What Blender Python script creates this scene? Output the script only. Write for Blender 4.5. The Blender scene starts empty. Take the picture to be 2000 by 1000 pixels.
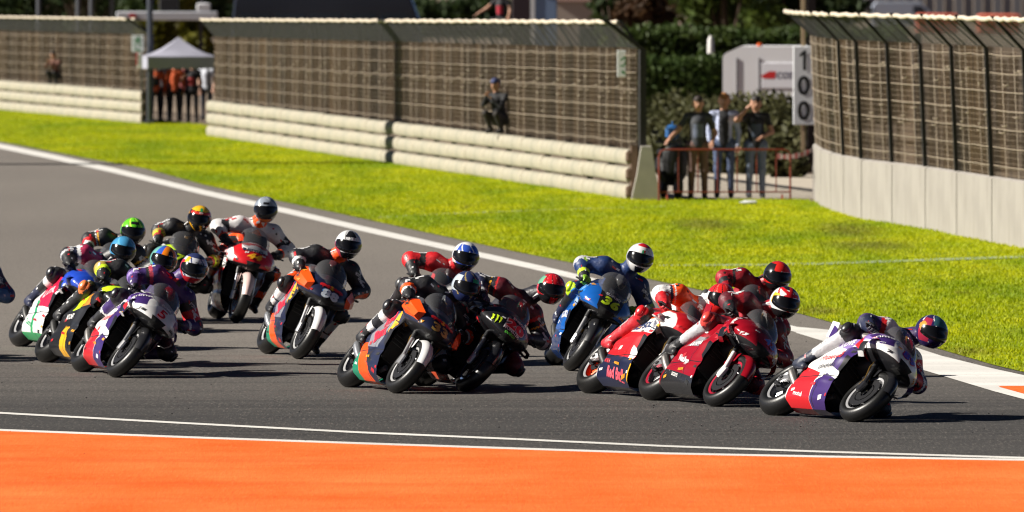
import bpy, bmesh, math, random
import numpy as np
from mathutils import Vector, Matrix, Euler
from mathutils.bvhtree import BVHTree

random.seed(7)
rng = np.random.default_rng(7)
R = math.radians
SC = bpy.context.scene
COL = SC.collection

# ------------------------------------------------------------------ camera
FPX, CAM_H, PITCH = 18000.0, 4.08, math.atan(540 / 18000.0)   # telephoto, photo is 2000 x 1000
cam_d = bpy.data.cameras.new('camera')
cam = bpy.data.objects.new('camera', cam_d)
COL.objects.link(cam)
cam.location = (0, 0, CAM_H)
cam.rotation_euler = (math.pi / 2 - PITCH, 0, 0)
cam_d.sensor_width = 36.0
cam_d.lens = FPX / 2000 * 36.0
cam_d.clip_start = 1.0
cam_d.clip_end = 6000.0
cam_d.dof.use_dof = True
cam_d.dof.focus_distance = 89.0
cam_d.dof.aperture_fstop = 4.8
cam_d.dof.aperture_blades = 9
SC.camera = cam

# ------------------------------------------------------------------ sky and sun
SUN_EL, SUN_AZ = R(33), R(-4)          # shadows fall to the right and a little away from the camera
w = bpy.data.worlds.new('World')
SC.world = w
w.use_nodes = True
nt = w.node_tree
sky = nt.nodes.new('ShaderNodeTexSky')
sky.sky_type = 'NISHITA'
sky.sun_disc = False
sky.sun_elevation = SUN_EL
sky.sun_rotation = R(-94)
sky.altitude = 100
sky.air_density = .12
sky.dust_density = 0.1
nt.links.new(sky.outputs[0], nt.nodes['Background'].inputs[0])
nt.nodes['Background'].inputs[1].default_value = 0.05
sun_d = bpy.data.lights.new('sun', 'SUN')
sun_d.energy = 5.0
sun_d.angle = R(0.5)
sun_d.color = (1.0, 0.94, 0.85)
sun = bpy.data.objects.new('sun', sun_d)
COL.objects.link(sun)
to_sun = Vector((-math.cos(SUN_AZ) * math.cos(SUN_EL), math.sin(SUN_AZ) * math.cos(SUN_EL), math.sin(SUN_EL)))
sun.rotation_euler = to_sun.to_track_quat('Z', 'Y').to_euler()
sun.location = (-40, 60, 60)

SC.view_settings.view_transform = 'Standard'
SC.view_settings.look = 'None'
SC.view_settings.gamma = 1
SC.view_settings.exposure = 0.92
SC.view_settings.use_curve_mapping = False
SC.render.engine = 'CYCLES'
SC.cycles.use_denoising = True
try:
    SC.cycles.denoiser = 'OPENIMAGEDENOISE'
except Exception:
    pass
SC.cycles.max_bounces = 6
SC.cycles.transparent_max_bounces = 16
SC.cycles.caustics_reflective = False
SC.cycles.caustics_refractive = False
SC.cycles.filter_width = 1.2

# ------------------------------------------------------------------ helpers
def at(px, py, z=0.0):
    """photo pixel -> point of the horizontal plane at height z"""
    cx, cy = (px - 1000) / FPX, (500 - py) / FPX
    d = Vector((cx, math.cos(PITCH) + cy * math.sin(PITCH), -math.sin(PITCH) + cy * math.cos(PITCH)))
    t = (z - CAM_H) / d.z
    return Vector((d.x * t, d.y * t, z))

def atY(px, py, Y):
    cx, cy = (px - 1000) / FPX, (500 - py) / FPX
    d = Vector((cx, math.cos(PITCH) + cy * math.sin(PITCH), -math.sin(PITCH) + cy * math.cos(PITCH)))
    t = Y / d.y
    return Vector((d.x * t, Y, CAM_H + d.z * t))

def srgb(*c):
    if len(c) == 1:
        h = c[0].lstrip('#')
        c = tuple(int(h[i:i + 2], 16) for i in (0, 2, 4))
    f = lambda v: (v / 12.92) if v <= .04045 else ((v + .055) / 1.055) ** 2.4
    return tuple(f(v / 255.0) for v in c)

_M = {}
def principled(name):
    m = bpy.data.materials.new(name)
    m.use_nodes = True
    return m, m.node_tree, m.node_tree.nodes['Principled BSDF']

def mat(name, col, rough=.5, metal=0., coat=0., var=.12, scale=18., bump=0., spec=.5, coord='Object'):
    """plain procedural material: colour with a little noise variation"""
    if name in _M:
        return _M[name]
    m, t, b = principled(name)
    tc = t.nodes.new('ShaderNodeTexCoord')
    nz = t.nodes.new('ShaderNodeTexNoise')
    nz.inputs['Scale'].default_value = scale
    nz.inputs['Detail'].default_value = 4
    t.links.new(tc.outputs[coord], nz.inputs['Vector'])
    mp = t.nodes.new('ShaderNodeMapRange')
    mp.inputs[3].default_value = 1 - var
    mp.inputs[4].default_value = 1 + var
    t.links.new(nz.outputs[0], mp.inputs[0])
    mx = t.nodes.new('ShaderNodeVectorMath')
    mx.operation = 'SCALE'
    mx.inputs[0].default_value = col[:3]
    t.links.new(mp.outputs[0], mx.inputs['Scale'])
    t.links.new(mx.outputs[0], b.inputs['Base Color'])
    b.inputs['Roughness'].default_value = rough
    b.inputs['Metallic'].default_value = metal
    b.inputs['Coat Weight'].default_value = coat
    b.inputs['Coat Roughness'].default_value = .06
    b.inputs['Specular IOR Level'].default_value = spec
    if bump:
        bp = t.nodes.new('ShaderNodeBump')
        bp.inputs['Strength'].default_value = bump
        bp.inputs['Distance'].default_value = .02
        t.links.new(nz.outputs[0], bp.inputs['Height'])
        t.links.new(bp.outputs[0], b.inputs['Normal'])
    _M[name] = m
    return m

class MB:
    """collects shapes; build() links them as one mesh object"""
    def __init__(s):
        s.v, s.f, s.m = [], [], []
    def add(s, vs, fs, mi=0):
        o = len(s.v)
        s.v.extend([tuple(p) for p in vs])
        for f in fs:
            s.f.append(tuple(i + o for i in f))
            s.m.append(mi)
        return s
    def box(s, c, d, mi=0, rot=None):
        x, y, z = d[0] / 2, d[1] / 2, d[2] / 2
        vs = [Vector((sx * x, sy * y, sz * z)) for sx in (-1, 1) for sy in (-1, 1) for sz in (-1, 1)]
        if rot is not None:
            vs = [rot @ p for p in vs]
        vs = [p + Vector(c) for p in vs]
        return s.add(vs, [(0, 1, 3, 2), (4, 6, 7, 5), (0, 4, 5, 1), (2, 3, 7, 6), (0, 2, 6, 4), (1, 5, 7, 3)], mi)
    def cbox(s, c, d, b=.02, mi=0):
        """box with chamfered vertical and horizontal edges (loft of three rings)"""
        x, y, z = d[0] / 2, d[1] / 2, d[2] / 2
        def ring(k, zz):
            X, Y, B = x - k, y - k, min(b, x * .9, y * .9)
            return [(c[0] + p, c[1] + q, c[2] + zz) for p, q in
                    ((-X + B, -Y), (X - B, -Y), (X, -Y + B), (X, Y - B), (X - B, Y), (-X + B, Y), (-X, Y - B), (-X, -Y + B))]
        return s.loft([ring(b, -z), ring(0, -z + b), ring(0, z - b), ring(b, z)], True, True, mi)
    def loft(s, secs, closed=True, cap=True, mi=0):
        n = len(secs[0])
        vs = [p for sec in secs for p in sec]
        fs = []
        for i in range(len(secs) - 1):
            for j in range(n if closed else n - 1):
                k = (j + 1) % n
                fs.append((i * n + j, i * n + k, (i + 1) * n + k, (i + 1) * n + j))
        if cap and closed:
            fs.append(tuple(range(n - 1, -1, -1)))
            fs.append(tuple((len(secs) - 1) * n + j for j in range(n)))
        return s.add(vs, fs, mi)
    def tube(s, pts, r, n=8, mi=0, cap=True, sq=1.0):
        pts = [Vector(p) for p in pts]
        rs = r if isinstance(r, (list, tuple)) else [r] * len(pts)
        secs = []
        ref = None
        for i, p in enumerate(pts):
            a = pts[max(i - 1, 0)]
            b = pts[min(i + 1, len(pts) - 1)]
            t = (b - a).normalized()
            if ref is None:
                ref = Vector((0, 0, 1)) if abs(t.z) < .9 else Vector((0, 1, 0))
            u = t.cross(ref).normalized()
            v = u.cross(t).normalized()
            ref = v
            secs.append([p + u * math.cos(k * 2 * math.pi / n) * rs[i] + v * math.sin(k * 2 * math.pi / n) * rs[i] * sq for k in range(n)])
        return s.loft(secs, True, cap, mi)
    def lathe(s, prof, c=(0, 0, 0), n=36, mi=0, closed=False):
        """profile (radius, y) turned about the y axis"""
        secs = []
        for k in range(n):
            a = 2 * math.pi * k / n
            secs.append([(c[0] + r * math.cos(a), c[1] + y, c[2] + r * math.sin(a)) for r, y in prof])
        m = len(prof)
        vs = [p for q in secs for p in q]
        fs = []
        for i in range(n):
            i2 = (i + 1) % n
            for j in range(m if closed else m - 1):
                k = (j + 1) % m
                fs.append((i * m + j, i * m + k, i2 * m + k, i2 * m + j))
        return s.add(vs, fs, mi)
    def mesh(s, name='mesh', sharp=38):
        me = bpy.data.meshes.new(name)
        me.from_pydata(s.v, [], s.f)
        me.polygons.foreach_set('material_index', s.m)
        if sharp:
            me.polygons.foreach_set('use_smooth', [True] * len(s.f))
            me.update()
            me.set_sharp_from_angle(angle=R(sharp))
        me.update()
        return me
    def build(s, name, mats, parent=None, sharp=38):
        me = s.mesh(name, sharp)
        return link(name, me, mats, parent)

def link(name, me, mats, parent=None):
    if not isinstance(mats, (list, tuple)):
        mats = [mats]
    if len(me.materials) == 0:
        for m_ in mats:
            me.materials.append(m_)
    o = bpy.data.objects.new(name, me)
    COL.objects.link(o)
    if parent is not None:
        o.parent = parent
    return o

def tag(o, label=None, cat=None, group=None, kind=None):
    if label: o['label'] = label
    if cat: o['category'] = cat
    if group: o['group'] = group
    if kind: o['kind'] = kind
    return o

def empty(name, loc=(0, 0, 0), rz=0., label=None, cat=None, group=None):
    o = bpy.data.objects.new(name, None)
    o.empty_display_size = .2
    COL.objects.link(o)
    o.location = loc
    o.rotation_euler = (0, 0, rz)
    return tag(o, label, cat, group)

def sub(name, parent):
    o = bpy.data.objects.new(name, None)
    COL.objects.link(o)
    o.parent = parent
    return o

# ---- smooth union of tapered capsules, meshed with surface nets (for bodies)
def sdf_mesh(caps, h, k=.04):
    """caps: (a, b, ra, rb, tag); returns verts, quads, tag index and t of the nearest capsule per quad"""
    A = np.array([list(c[0]) for c in caps], float)
    B = np.array([list(c[1]) for c in caps], float)
    ra = np.array([c[2] for c in caps], float)
    rb = np.array([c[3] for c in caps], float)
    pad = 3 * h + .01
    lo = np.minimum((A - ra[:, None]).min(0), (B - rb[:, None]).min(0)) - pad
    hi = np.maximum((A + ra[:, None]).max(0), (B + rb[:, None]).max(0)) + pad
    n = np.ceil((hi - lo) / h).astype(int) + 1
    F = np.full(n, 1.0)
    def cap_d(P, i):
        ab = B[i] - A[i]
        L = max(ab @ ab, 1e-9)
        t = np.clip(((P - A[i]) @ ab) / L, 0, 1)
        d = np.linalg.norm(P - A[i] - t[..., None] * ab, axis=-1)
        return d - (ra[i] + (rb[i] - ra[i]) * t), t
    for i in range(len(caps)):
        m = max(ra[i], rb[i]) + k + 2 * h
        i0 = np.maximum(np.floor((np.minimum(A[i], B[i]) - m - lo) / h).astype(int), 0)
        i1 = np.minimum(np.ceil((np.maximum(A[i], B[i]) + m - lo) / h).astype(int) + 1, n)
        ax = [lo[q] + h * np.arange(i0[q], i1[q]) for q in range(3)]
        P = np.stack(np.meshgrid(*ax, indexing='ij'), -1)
        d, _ = cap_d(P, i)
        sl = tuple(slice(i0[q], i1[q]) for q in range(3))
        f = F[sl]
        hh = np.clip(.5 + .5 * (f - d) / k, 0, 1)
        F[sl] = np.where(f > .9, np.minimum(f, d), f * (1 - hh) + d * hh - k * hh * (1 - hh))
    S = F < 0
    c = [S[x:n[0] - 1 + x, y:n[1] - 1 + y, z:n[2] - 1 + z] for x in (0, 1) for y in (0, 1) for z in (0, 1)]
    cnt = sum(q.astype(np.int8) for q in c)
    act = (cnt > 0) & (cnt < 8)
    idx = -np.ones(act.shape, int)
    cells = np.argwhere(act)
    idx[act] = np.arange(len(cells))
    acc = np.zeros((len(cells), 3))
    num = np.zeros(len(cells))
    cor = np.array([(x, y, z) for x in (0, 1) for y in (0, 1) for z in (0, 1)])
    val = np.stack([F[cells[:, 0] + q[0], cells[:, 1] + q[1], cells[:, 2] + q[2]] for q in cor], 1)
    for a in range(8):
        for b in range(a + 1, 8):
            if np.abs(cor[a] - cor[b]).sum() != 1:
                continue
            va, vb = val[:, a], val[:, b]
            cr = (va < 0) != (vb < 0)
            t = np.where(cr, va / np.where(cr, va - vb, 1), 0)
            acc += np.where(cr[:, None], cor[a] + (cor[b] - cor[a]) * t[:, None], 0)
            num += cr
    V = lo + h * (cells + acc / num[:, None])
    quads = []
    for ax in range(3):
        o1, o2 = [(1, 2), (2, 0), (0, 1)][ax]
        s0 = [slice(1, n[q] - 1) for q in range(3)]
        s1 = list(s0)
        s0[ax] = slice(0, n[ax] - 1)
        s1[ax] = slice(1, n[ax])
        a, b = S[tuple(s0)], S[tuple(s1)]
        for flip in (0, 1):
            e = np.argwhere((a & ~b) if not flip else (~a & b))
            off = np.ones(3, int)
            off[ax] = 0
            e = e + off
            def g(d1, d2):
                p = e.copy()
                p[:, o1] += d1
                p[:, o2] += d2
                return idx[p[:, 0], p[:, 1], p[:, 2]]
            q = [g(-1, -1), g(0, -1), g(0, 0), g(-1, 0)]
            if flip:
                q = q[::-1]
            quads.append(np.stack(q, 1))
    Q = np.concatenate(quads)
    Cn = V[Q].mean(1)
    best = np.full(len(Cn), 9.)
    who = np.zeros(len(Cn), int)
    tt = np.zeros(len(Cn))
    for i in range(len(caps)):
        d, t = cap_d(Cn, i)
        bt = d < best
        best = np.where(bt, d, best)
        who = np.where(bt, i, who)
        tt = np.where(bt, t, tt)
    return V, Q, Cn, who, tt

def quads_mesh(name, V, Q, mi=None):
    me = bpy.data.meshes.new(name)
    me.vertices.add(len(V))
    me.vertices.foreach_set('co', np.asarray(V, np.float32).ravel())
    k = Q.shape[1]
    me.loops.add(len(Q) * k)
    me.loops.foreach_set('vertex_index', np.asarray(Q, np.int32).ravel())
    me.polygons.add(len(Q))
    me.polygons.foreach_set('loop_start', np.arange(len(Q), dtype=np.int32) * k)
    me.polygons.foreach_set('use_smooth', np.ones(len(Q), bool))
    if mi is not None:
        me.polygons.foreach_set('material_index', np.asarray(mi, np.int32))
    me.update(calc_edges=True)
    me.validate()
    return me

# ---- lettering: flat print laid on curved surfaces
_TXT = {}
def text2d(txt, size=1., shear=0., bold=0.):
    key = (txt, shear, bold)
    if key not in _TXT:
        cu = bpy.data.curves.new('lettering', 'FONT')
        cu.body = txt
        cu.size = 1.0
        cu.align_x = 'CENTER'
        cu.align_y = 'CENTER'
        cu.shear = shear
        cu.offset = bold
        cu.resolution_u = 3
        cu.space_character = 1.0 + bold * 2
        o = bpy.data.objects.new('lettering', cu)
        COL.objects.link(o)
        dg = bpy.context.evaluated_depsgraph_get()
        me = bpy.data.meshes.new_from_object(o.evaluated_get(dg))
        vs = [(v.co.x, v.co.y) for v in me.vertices]
        fs = [tuple(p.vertices) for p in me.polygons]
        bpy.data.objects.remove(o)
        bpy.data.curves.remove(cu)
        bpy.data.meshes.remove(me)
        xs = [v[0] for v in vs]
        ys = [v[1] for v in vs]
        cx, cy = (min(xs) + max(xs)) / 2, (min(ys) + max(ys)) / 2
        _TXT[key] = ([(x - cx, y - cy) for x, y in vs], fs, max(xs) - min(xs), max(ys) - min(ys))
    return _TXT[key]

def fit_text(txt, width, height, shear=0., bold=.0):
    vs, fs, W, H = text2d(txt, 1., shear, bold)
    return [(x * width / W, y * height / H) for x, y in vs], fs

def print_on(name, vs2, fs, origin, right, up, ray, bvhs, mats, parent, lift=.004, maxlen=.05, mi=None):
    """lays a flat outline on the surfaces given as BVH trees, casting along ray"""
    bm = bmesh.new()
    right, up, ray, origin = Vector(right).normalized(), Vector(up).normalized(), Vector(ray).normalized(), Vector(origin)
    bv = [bm.verts.new((x, y, 0)) for x, y in vs2]
    for i, f in enumerate(fs):
        try:
            fc = bm.faces.new([bv[k] for k in f])
            if mi: fc.material_index = mi[i]
        except ValueError:
            pass
    bmesh.ops.triangulate(bm, faces=bm.faces[:])
    for _ in range(3):
        es = [e for e in bm.edges if e.calc_length() > maxlen]
        if not es: break
        bmesh.ops.subdivide_edges(bm, edges=es, cuts=1)
        bmesh.ops.triangulate(bm, faces=bm.faces[:])
    last = None
    miss = []
    for v in bm.verts:
        p = origin + right * v.co.x + up * v.co.y
        best = None
        for b in bvhs:
            h = b.ray_cast(p - ray * .6, ray, 1.4)
            if h[0] is not None and (best is None or h[3] < best[0]):
                best = (h[3], h[0], h[1])
        if best is None:
            miss.append((v, p))
        else:
            nrm = best[2] if best[2].dot(ray) < 0 else -best[2]
            v.co = best[1] + nrm * lift
            last = v.co.copy()
    bad = set(v for v, p in miss)
    if bad:
        bmesh.ops.delete(bm, geom=list(bad), context='VERTS')
    me = bpy.data.meshes.new(name)
    bm.to_mesh(me)
    bm.free()
    if len(me.polygons) == 0:
        return None
    return link(name, me, mats, parent)

def bvh_of(objs):
    out = []
    for o in objs:
        me = o.data
        out.append(BVHTree.FromPolygons([v.co.copy() for v in me.vertices], [tuple(p.vertices) for p in me.polygons]))
    return out
# ================================================================== the setting
def sheet(name, pts, z, m, label=None, kind='structure'):
    me = bpy.data.meshes.new(name)
    me.from_pydata([(p[0], p[1], z) for p in pts], [], [tuple(range(len(pts)))])
    me.update()
    if me.polygons[0].normal.z < 0:
        me.flip_normals()
    o = link(name, me, m)
    tag(o, label, None, None, kind)
    return o

def strip(name, top, bot, z, m, label=None):
    """band between two pixel polylines"""
    a = [at(*p) for p in top]
    b = [at(*p) for p in bot]
    vs = [(p.x, p.y, z) for p in a + b]
    n = len(a)
    me = bpy.data.meshes.new(name)
    me.from_pydata(vs, [], [(i, n + i, n + i + 1, i + 1) for i in range(n - 1)])
    me.update()
    o = link(name, me, m)
    tag(o, label, None, None, 'structure')
    return o

class NT:
    """small node helper"""
    def __init__(s, m):
        s.m = m
        s.t = m.node_tree
        s.b = s.t.nodes['Principled BSDF']
    def n(s, kind, **kw):
        nd = s.t.nodes.new(kind)
        for k, v in kw.items():
            setattr(nd, k, v)
        return nd
    def l(s, a, b):
        s.t.links.new(a, b)
    def noise(s, vec, scale, detail=4, rough=.55, dist=0.):
        nz = s.n('ShaderNodeTexNoise')
        nz.inputs['Scale'].default_value = scale
        nz.inputs['Detail'].default_value = detail
        nz.inputs['Roughness'].default_value = rough
        nz.inputs['Distortion'].default_value = dist
        if vec is not None: s.l(vec, nz.inputs['Vector'])
        return nz.outputs[0]
    def mapping(s, vec, scale=(1, 1, 1), rot=(0, 0, 0), loc=(0, 0, 0)):
        mp = s.n('ShaderNodeMapping')
        mp.inputs['Scale'].default_value = scale
        mp.inputs['Rotation'].default_value = rot
        mp.inputs['Location'].default_value = loc
        s.l(vec, mp.inputs['Vector'])
        return mp.outputs[0]
    def rng(s, v, a, b, c, d):
        mp = s.n('ShaderNodeMapRange')
        for i, q in enumerate((a, b, c, d)):
            mp.inputs[i + 1].default_value = q
        s.l(v, mp.inputs[0])
        return mp.outputs[0]
    def mix(s, fac, a, b, mode='MIX'):
        mx = s.n('ShaderNodeMix')
        mx.data_type = 'RGBA'
        mx.blend_type = mode
        for inp, v in ((mx.inputs[0], fac), (mx.inputs[6], a), (mx.inputs[7], b)):
            if isinstance(v, bpy.types.NodeSocket):
                s.l(v, inp)
            elif isinstance(v, (int, float)):
                inp.default_value = v
            else:
                inp.default_value = tuple(v[:3]) + (1,)
        return mx.outputs[2]
    def math(s, op, a, b=None):
        nd = s.n('ShaderNodeMath')
        nd.operation = op
        for i, v in enumerate((a, b)):
            if v is None: continue
            if isinstance(v, bpy.types.NodeSocket): s.l(v, nd.inputs[i])
            else: nd.inputs[i].default_value = v
        return nd.outputs[0]
    def bump(s, h, strength=.3, dist=.02):
        bp = s.n('ShaderNodeBump')
        bp.inputs['Strength'].default_value = strength
        bp.inputs['Distance'].default_value = dist
        s.l(h, bp.inputs['Height'])
        s.l(bp.outputs[0], s.b.inputs['Normal'])

def new_nt(name):
    m, t, b = principled(name)
    q = NT(m)
    tc = q.n('ShaderNodeTexCoord')
    return m, q, tc.outputs['Object']

# --- dry ground to the horizon
m_dirt, q, oc = new_nt('dry_earth')
a = q.noise(oc, .06, 6)
b_ = q.noise(oc, 1.7, 5)
c_ = q.mix(q.rng(a, .35, .65, 0, 1), srgb(122, 107, 92), srgb(94, 83, 73))
c_ = q.mix(q.rng(b_, .4, .7, 0, .6), c_, srgb(160, 138, 114))
q.l(c_, q.b.inputs['Base Color'])
q.b.inputs['Roughness'].default_value = .95
q.bump(b_, .5, .06)
sheet('ground', [(-2500, -300), (2500, -300), (2500, 5000), (-2500, 5000)], 0, m_dirt)

# --- asphalt
m_asph, q, oc = new_nt('asphalt')
# streaks along the racing line (bends from the straight into the corner: stretched noise along x close to the camera)
st = q.noise(q.mapping(oc, (.05, 1.1, 1), (0, 0, R(-3))), 1.6, 5, .6)
st2 = q.noise(q.mapping(oc, (.012, .35, 1), (0, 0, R(-4)), (3, 1, 0)), 2.0, 3, .5)
fine = q.noise(oc, 70, 3, .7)
grit = q.noise(oc, 22, 4, .75)
coarse = q.noise(q.mapping(oc, (1, .09, 1)), 38, 3, .8)
big = q.noise(q.mapping(oc, (.25, .06, 1)), .8, 4)
sx = q.n('ShaderNodeSeparateXYZ')
q.l(oc, sx.inputs[0])
# a stretch of darker, newer asphalt in the corner: boundary near 100 m, wavy
skid = q.noise(q.mapping(oc, (.02, 2.6, 1), (0, 0, R(-5)), (7, 2, 0)), 1.3, 3, .5)
edge = q.math('ADD', sx.outputs[1], q.math('MULTIPLY', st2, 14.0))
near = q.rng(edge, 94, 112, 1, 0)
col = q.mix(q.rng(big, .3, .7, 0, 1), srgb(114, 108, 102), srgb(124, 118, 111))
col = q.mix(near, col, srgb(68, 66, 64))
col = q.mix(q.math('MULTIPLY', q.rng(st, .45, .68, 0, .6), near), col, srgb(54, 52, 51))
col = q.mix(q.math('MULTIPLY', q.rng(skid, .60, .66, 0, .6), near), col, srgb(40, 39, 39))
band = q.math('MULTIPLY', q.rng(q.math('ABSOLUTE', q.math('ADD', q.math('SUBTRACT', sx.outputs[1], 87.5), q.math('MULTIPLY', st2, 3.0))), .6, 4.2, 1, 0), q.rng(st, .3, .6, .35, 1))
col = q.mix(q.math('MULTIPLY', band, .42), col, srgb(42, 42, 43))
col = q.mix(q.rng(grit, .56, .7, 0, .55), col, srgb(120, 116, 110))
col = q.mix(q.rng(grit, .44, .32, 0, .5), col, srgb(40, 39, 39))
col = q.mix(q.rng(coarse, .55, .72, 0, .55), col, srgb(132, 125, 117))
col = q.mix(q.rng(coarse, .46, .3, 0, .55), col, srgb(44, 42, 41))
q.l(col, q.b.inputs['Base Color'])
q.b.inputs['Roughness'].default_value = .75
q.b.inputs['Specular IOR Level'].default_value = .35
q.bump(q.math('ADD', fine, q.math('MULTIPLY', grit, 1.2)), .75, .012)

EDGE = [(-900, 70), (-600, 130), (-300, 205), (-150, 240), (0, 277), (160, 308), (280, 329), (400, 362), (520, 388), (660, 417), (800, 448), (1000, 491), (1150, 521),
        (1300, 553), (1440, 583), (1563, 614), (1632, 633), (1740, 658), (1839, 684), (1940, 714), (2000, 728), (2120, 765), (2300, 822), (2600, 915)]
near_left = at(-60, 1100)
pts = [at(*p) for p in EDGE]
poly = [(p.x, p.y) for p in pts] + [(40, 60), (-60, 60), (-75, 400), (-130, 640)]
track = sheet('race_track', poly, .004, m_asph, 'grey asphalt race track')

# --- paint
def paint(name, col, wear=.5, spots=.5):
    m, q, oc = new_nt(name)
    n1 = q.noise(q.mapping(oc, (.35, 1.2, 1)), 1.1, 6, .65)
    n2 = q.noise(oc, 16, 5, .75)
    n3 = q.noise(q.mapping(oc, (.02, .55, 1), (0, 0, R(-2))), 1.8, 5, .6)
    c = q.mix(q.rng(n1, .3, .75, 0, wear), col, [v * .62 for v in col])
    c = q.mix(q.rng(n3, .42, .62, 0, wear), c, [min(1, v * 1.12 + .07) for v in col])
    c = q.mix(q.rng(n2, .60, .70, 0, spots), c, srgb(60, 56, 54))
    q.l(c, q.b.inputs['Base Color'])
    q.b.inputs['Roughness'].default_value = .7
    q.b.inputs['Specular IOR Level'].default_value = .2
    q.bump(n2, .35, .01)
    return m
m_white = paint('white_track_paint', (.66, .645, .61), .45, .75)
m_orange, q, oc = new_nt('orange_runoff_paint')
s1 = q.noise(q.mapping(oc, (.05, .6, 1), (0, 0, R(-2))), 1.4, 6, .65, .3)
s2 = q.noise(q.mapping(oc, (.5, .35, 1)), 1.2, 6, .7)
s3 = q.noise(q.mapping(oc, (1, .10, 1)), 34, 4, .8)
s4 = q.noise(q.mapping(oc, (1, .16, 1)), 7, 5, .75)
c = q.mix(q.rng(s2, .3, .7, 0, 1), (.82, .105, .008), (.90, .19, .04))
c = q.mix(q.rng(s1, .5, .68, 0, .6), c, (.72, .085, .008))
c = q.mix(q.rng(s3, .56, .72, 0, .5), c, (.92, .24, .07))
c = q.mix(q.rng(s3, .42, .28, 0, .55), c, (.42, .05, .006))
c = q.mix(q.rng(s4, .62, .74, 0, .5), c, (.30, .06, .02))
q.l(c, q.b.inputs['Base Color'])
q.b.inputs['Roughness'].default_value = .75
q.b.inputs['Specular IOR Level'].default_value = .2
q.bump(s3, .5, .012)

LINE = [(-900, 80), (-600, 139), (-300, 214), (-150, 250), (0, 286), (112, 309), (224, 334), (400, 377), (560, 413), (710, 448), (881, 486), (1060, 526), (1273, 577), (1440, 616), (1560, 646)]
strip('edge_line', [(x, y - 4.2 - y * .002) for x, y in LINE], [(x, y + 4.2 + y * .002) for x, y in LINE], .009, m_white, 'white edge line')
strip('apex_kerb', [(1555, 640), (1640, 648), (1740, 665), (1839, 697), (1940, 722), (2000, 735), (2120, 770), (2300, 826)],
      [(1555, 652), (1640, 678), (1740, 706), (1834, 734), (1940, 766), (2000, 782), (2120, 815), (2300, 868)], .012, m_white, 'white painted apex kerb')
strip('kerb_patch', [(1950, 757), (2000, 757), (2060, 770), (2110, 784)], [(1952, 758.5), (2000, 772), (2060, 788), (2112, 800)], .018, m_orange, 'orange patch painted on the kerb')
N1 = [(-400, 790), (0, 808), (360, 828), (700, 846), (1000, 859), (1300, 873), (1608, 884), (2000, 896), (2400, 906)]
N2 = [(-400, 822), (0, 842), (360, 856), (700, 868), (1000, 878), (1300, 888), (1608, 894), (2000, 900.5), (2400, 908)]
strip('inner_line', [(x, y - 1.6) for x, y in N1], [(x, y + 1.8) for x, y in N1], .009, m_white, 'thin white line by the run-off')
strip('runoff_line', [(x, y - 2.4) for x, y in N2], [(x, y + 1.5) for x, y in N2], .009, m_white, 'white line edging the orange run-off')
strip('painted_runoff', [(x, y + 1.5) for x, y in N2], [(x, 1250) for x, y in N2], .010, m_orange, 'orange painted run-off')

# --- grass
m_lawn, q, oc = new_nt('lawn_soil')
n1 = q.noise(oc, .5, 5)
n2 = q.noise(oc, 9, 5, .7)
c = q.mix(q.rng(n1, .3, .7, 0, 1), (.16, .22, .01), (.24, .28, .012))
c = q.mix(q.rng(n2, .55, .75, 0, .5), c, (.12, .10, .03))
q.l(c, q.b.inputs['Base Color'])
q.b.inputs['Roughness'].default_value = .95
q.b.inputs['Specular IOR Level'].default_value = .1
q.bump(n2, .8, .04)
UP = [(-900, 40), (-300, 130), (-150, 185), (280, 232), (412, 246), (1240, 383), (1300, 391), (1560, 390), (1602, 398), (1647, 418), (1742, 433), (1868, 455), (2000, 478), (2170, 515), (2400, 580), (2700, 700)]
lp = [at(*p) for p in EDGE] + [at(*p) for p in UP[::-1]]
sheet('lawn', [(p.x, p.y) for p in lp], .010, m_lawn, 'bright green grass verge')

def in_poly(P, X, Y):
    ins = np.zeros(len(X), bool)
    n = len(P)
    for i in range(n):
        x1, y1 = P[i]
        x2, y2 = P[(i + 1) % n]
        c = ((y1 > Y) != (y2 > Y)) & (X < (x2 - x1) * (Y - y1) / (y2 - y1 + 1e-12) + x1)
        ins ^= c
    return ins

def vnoise(X, Y, s, seed):
    r = np.random.default_rng(seed)
    g = r.random((64, 64))
    x, y = X * s, Y * s
    i, j = np.floor(x).astype(int), np.floor(y).astype(int)
    u, v = x - i, y - j
    u, v = u * u * (3 - 2 * u), v * v * (3 - 2 * v)
    G = lambda a, b: g[a % 64, b % 64]
    return (G(i, j) * (1 - u) + G(i + 1, j) * u) * (1 - v) + (G(i, j + 1) * (1 - u) + G(i + 1, j + 1) * u) * v

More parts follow.
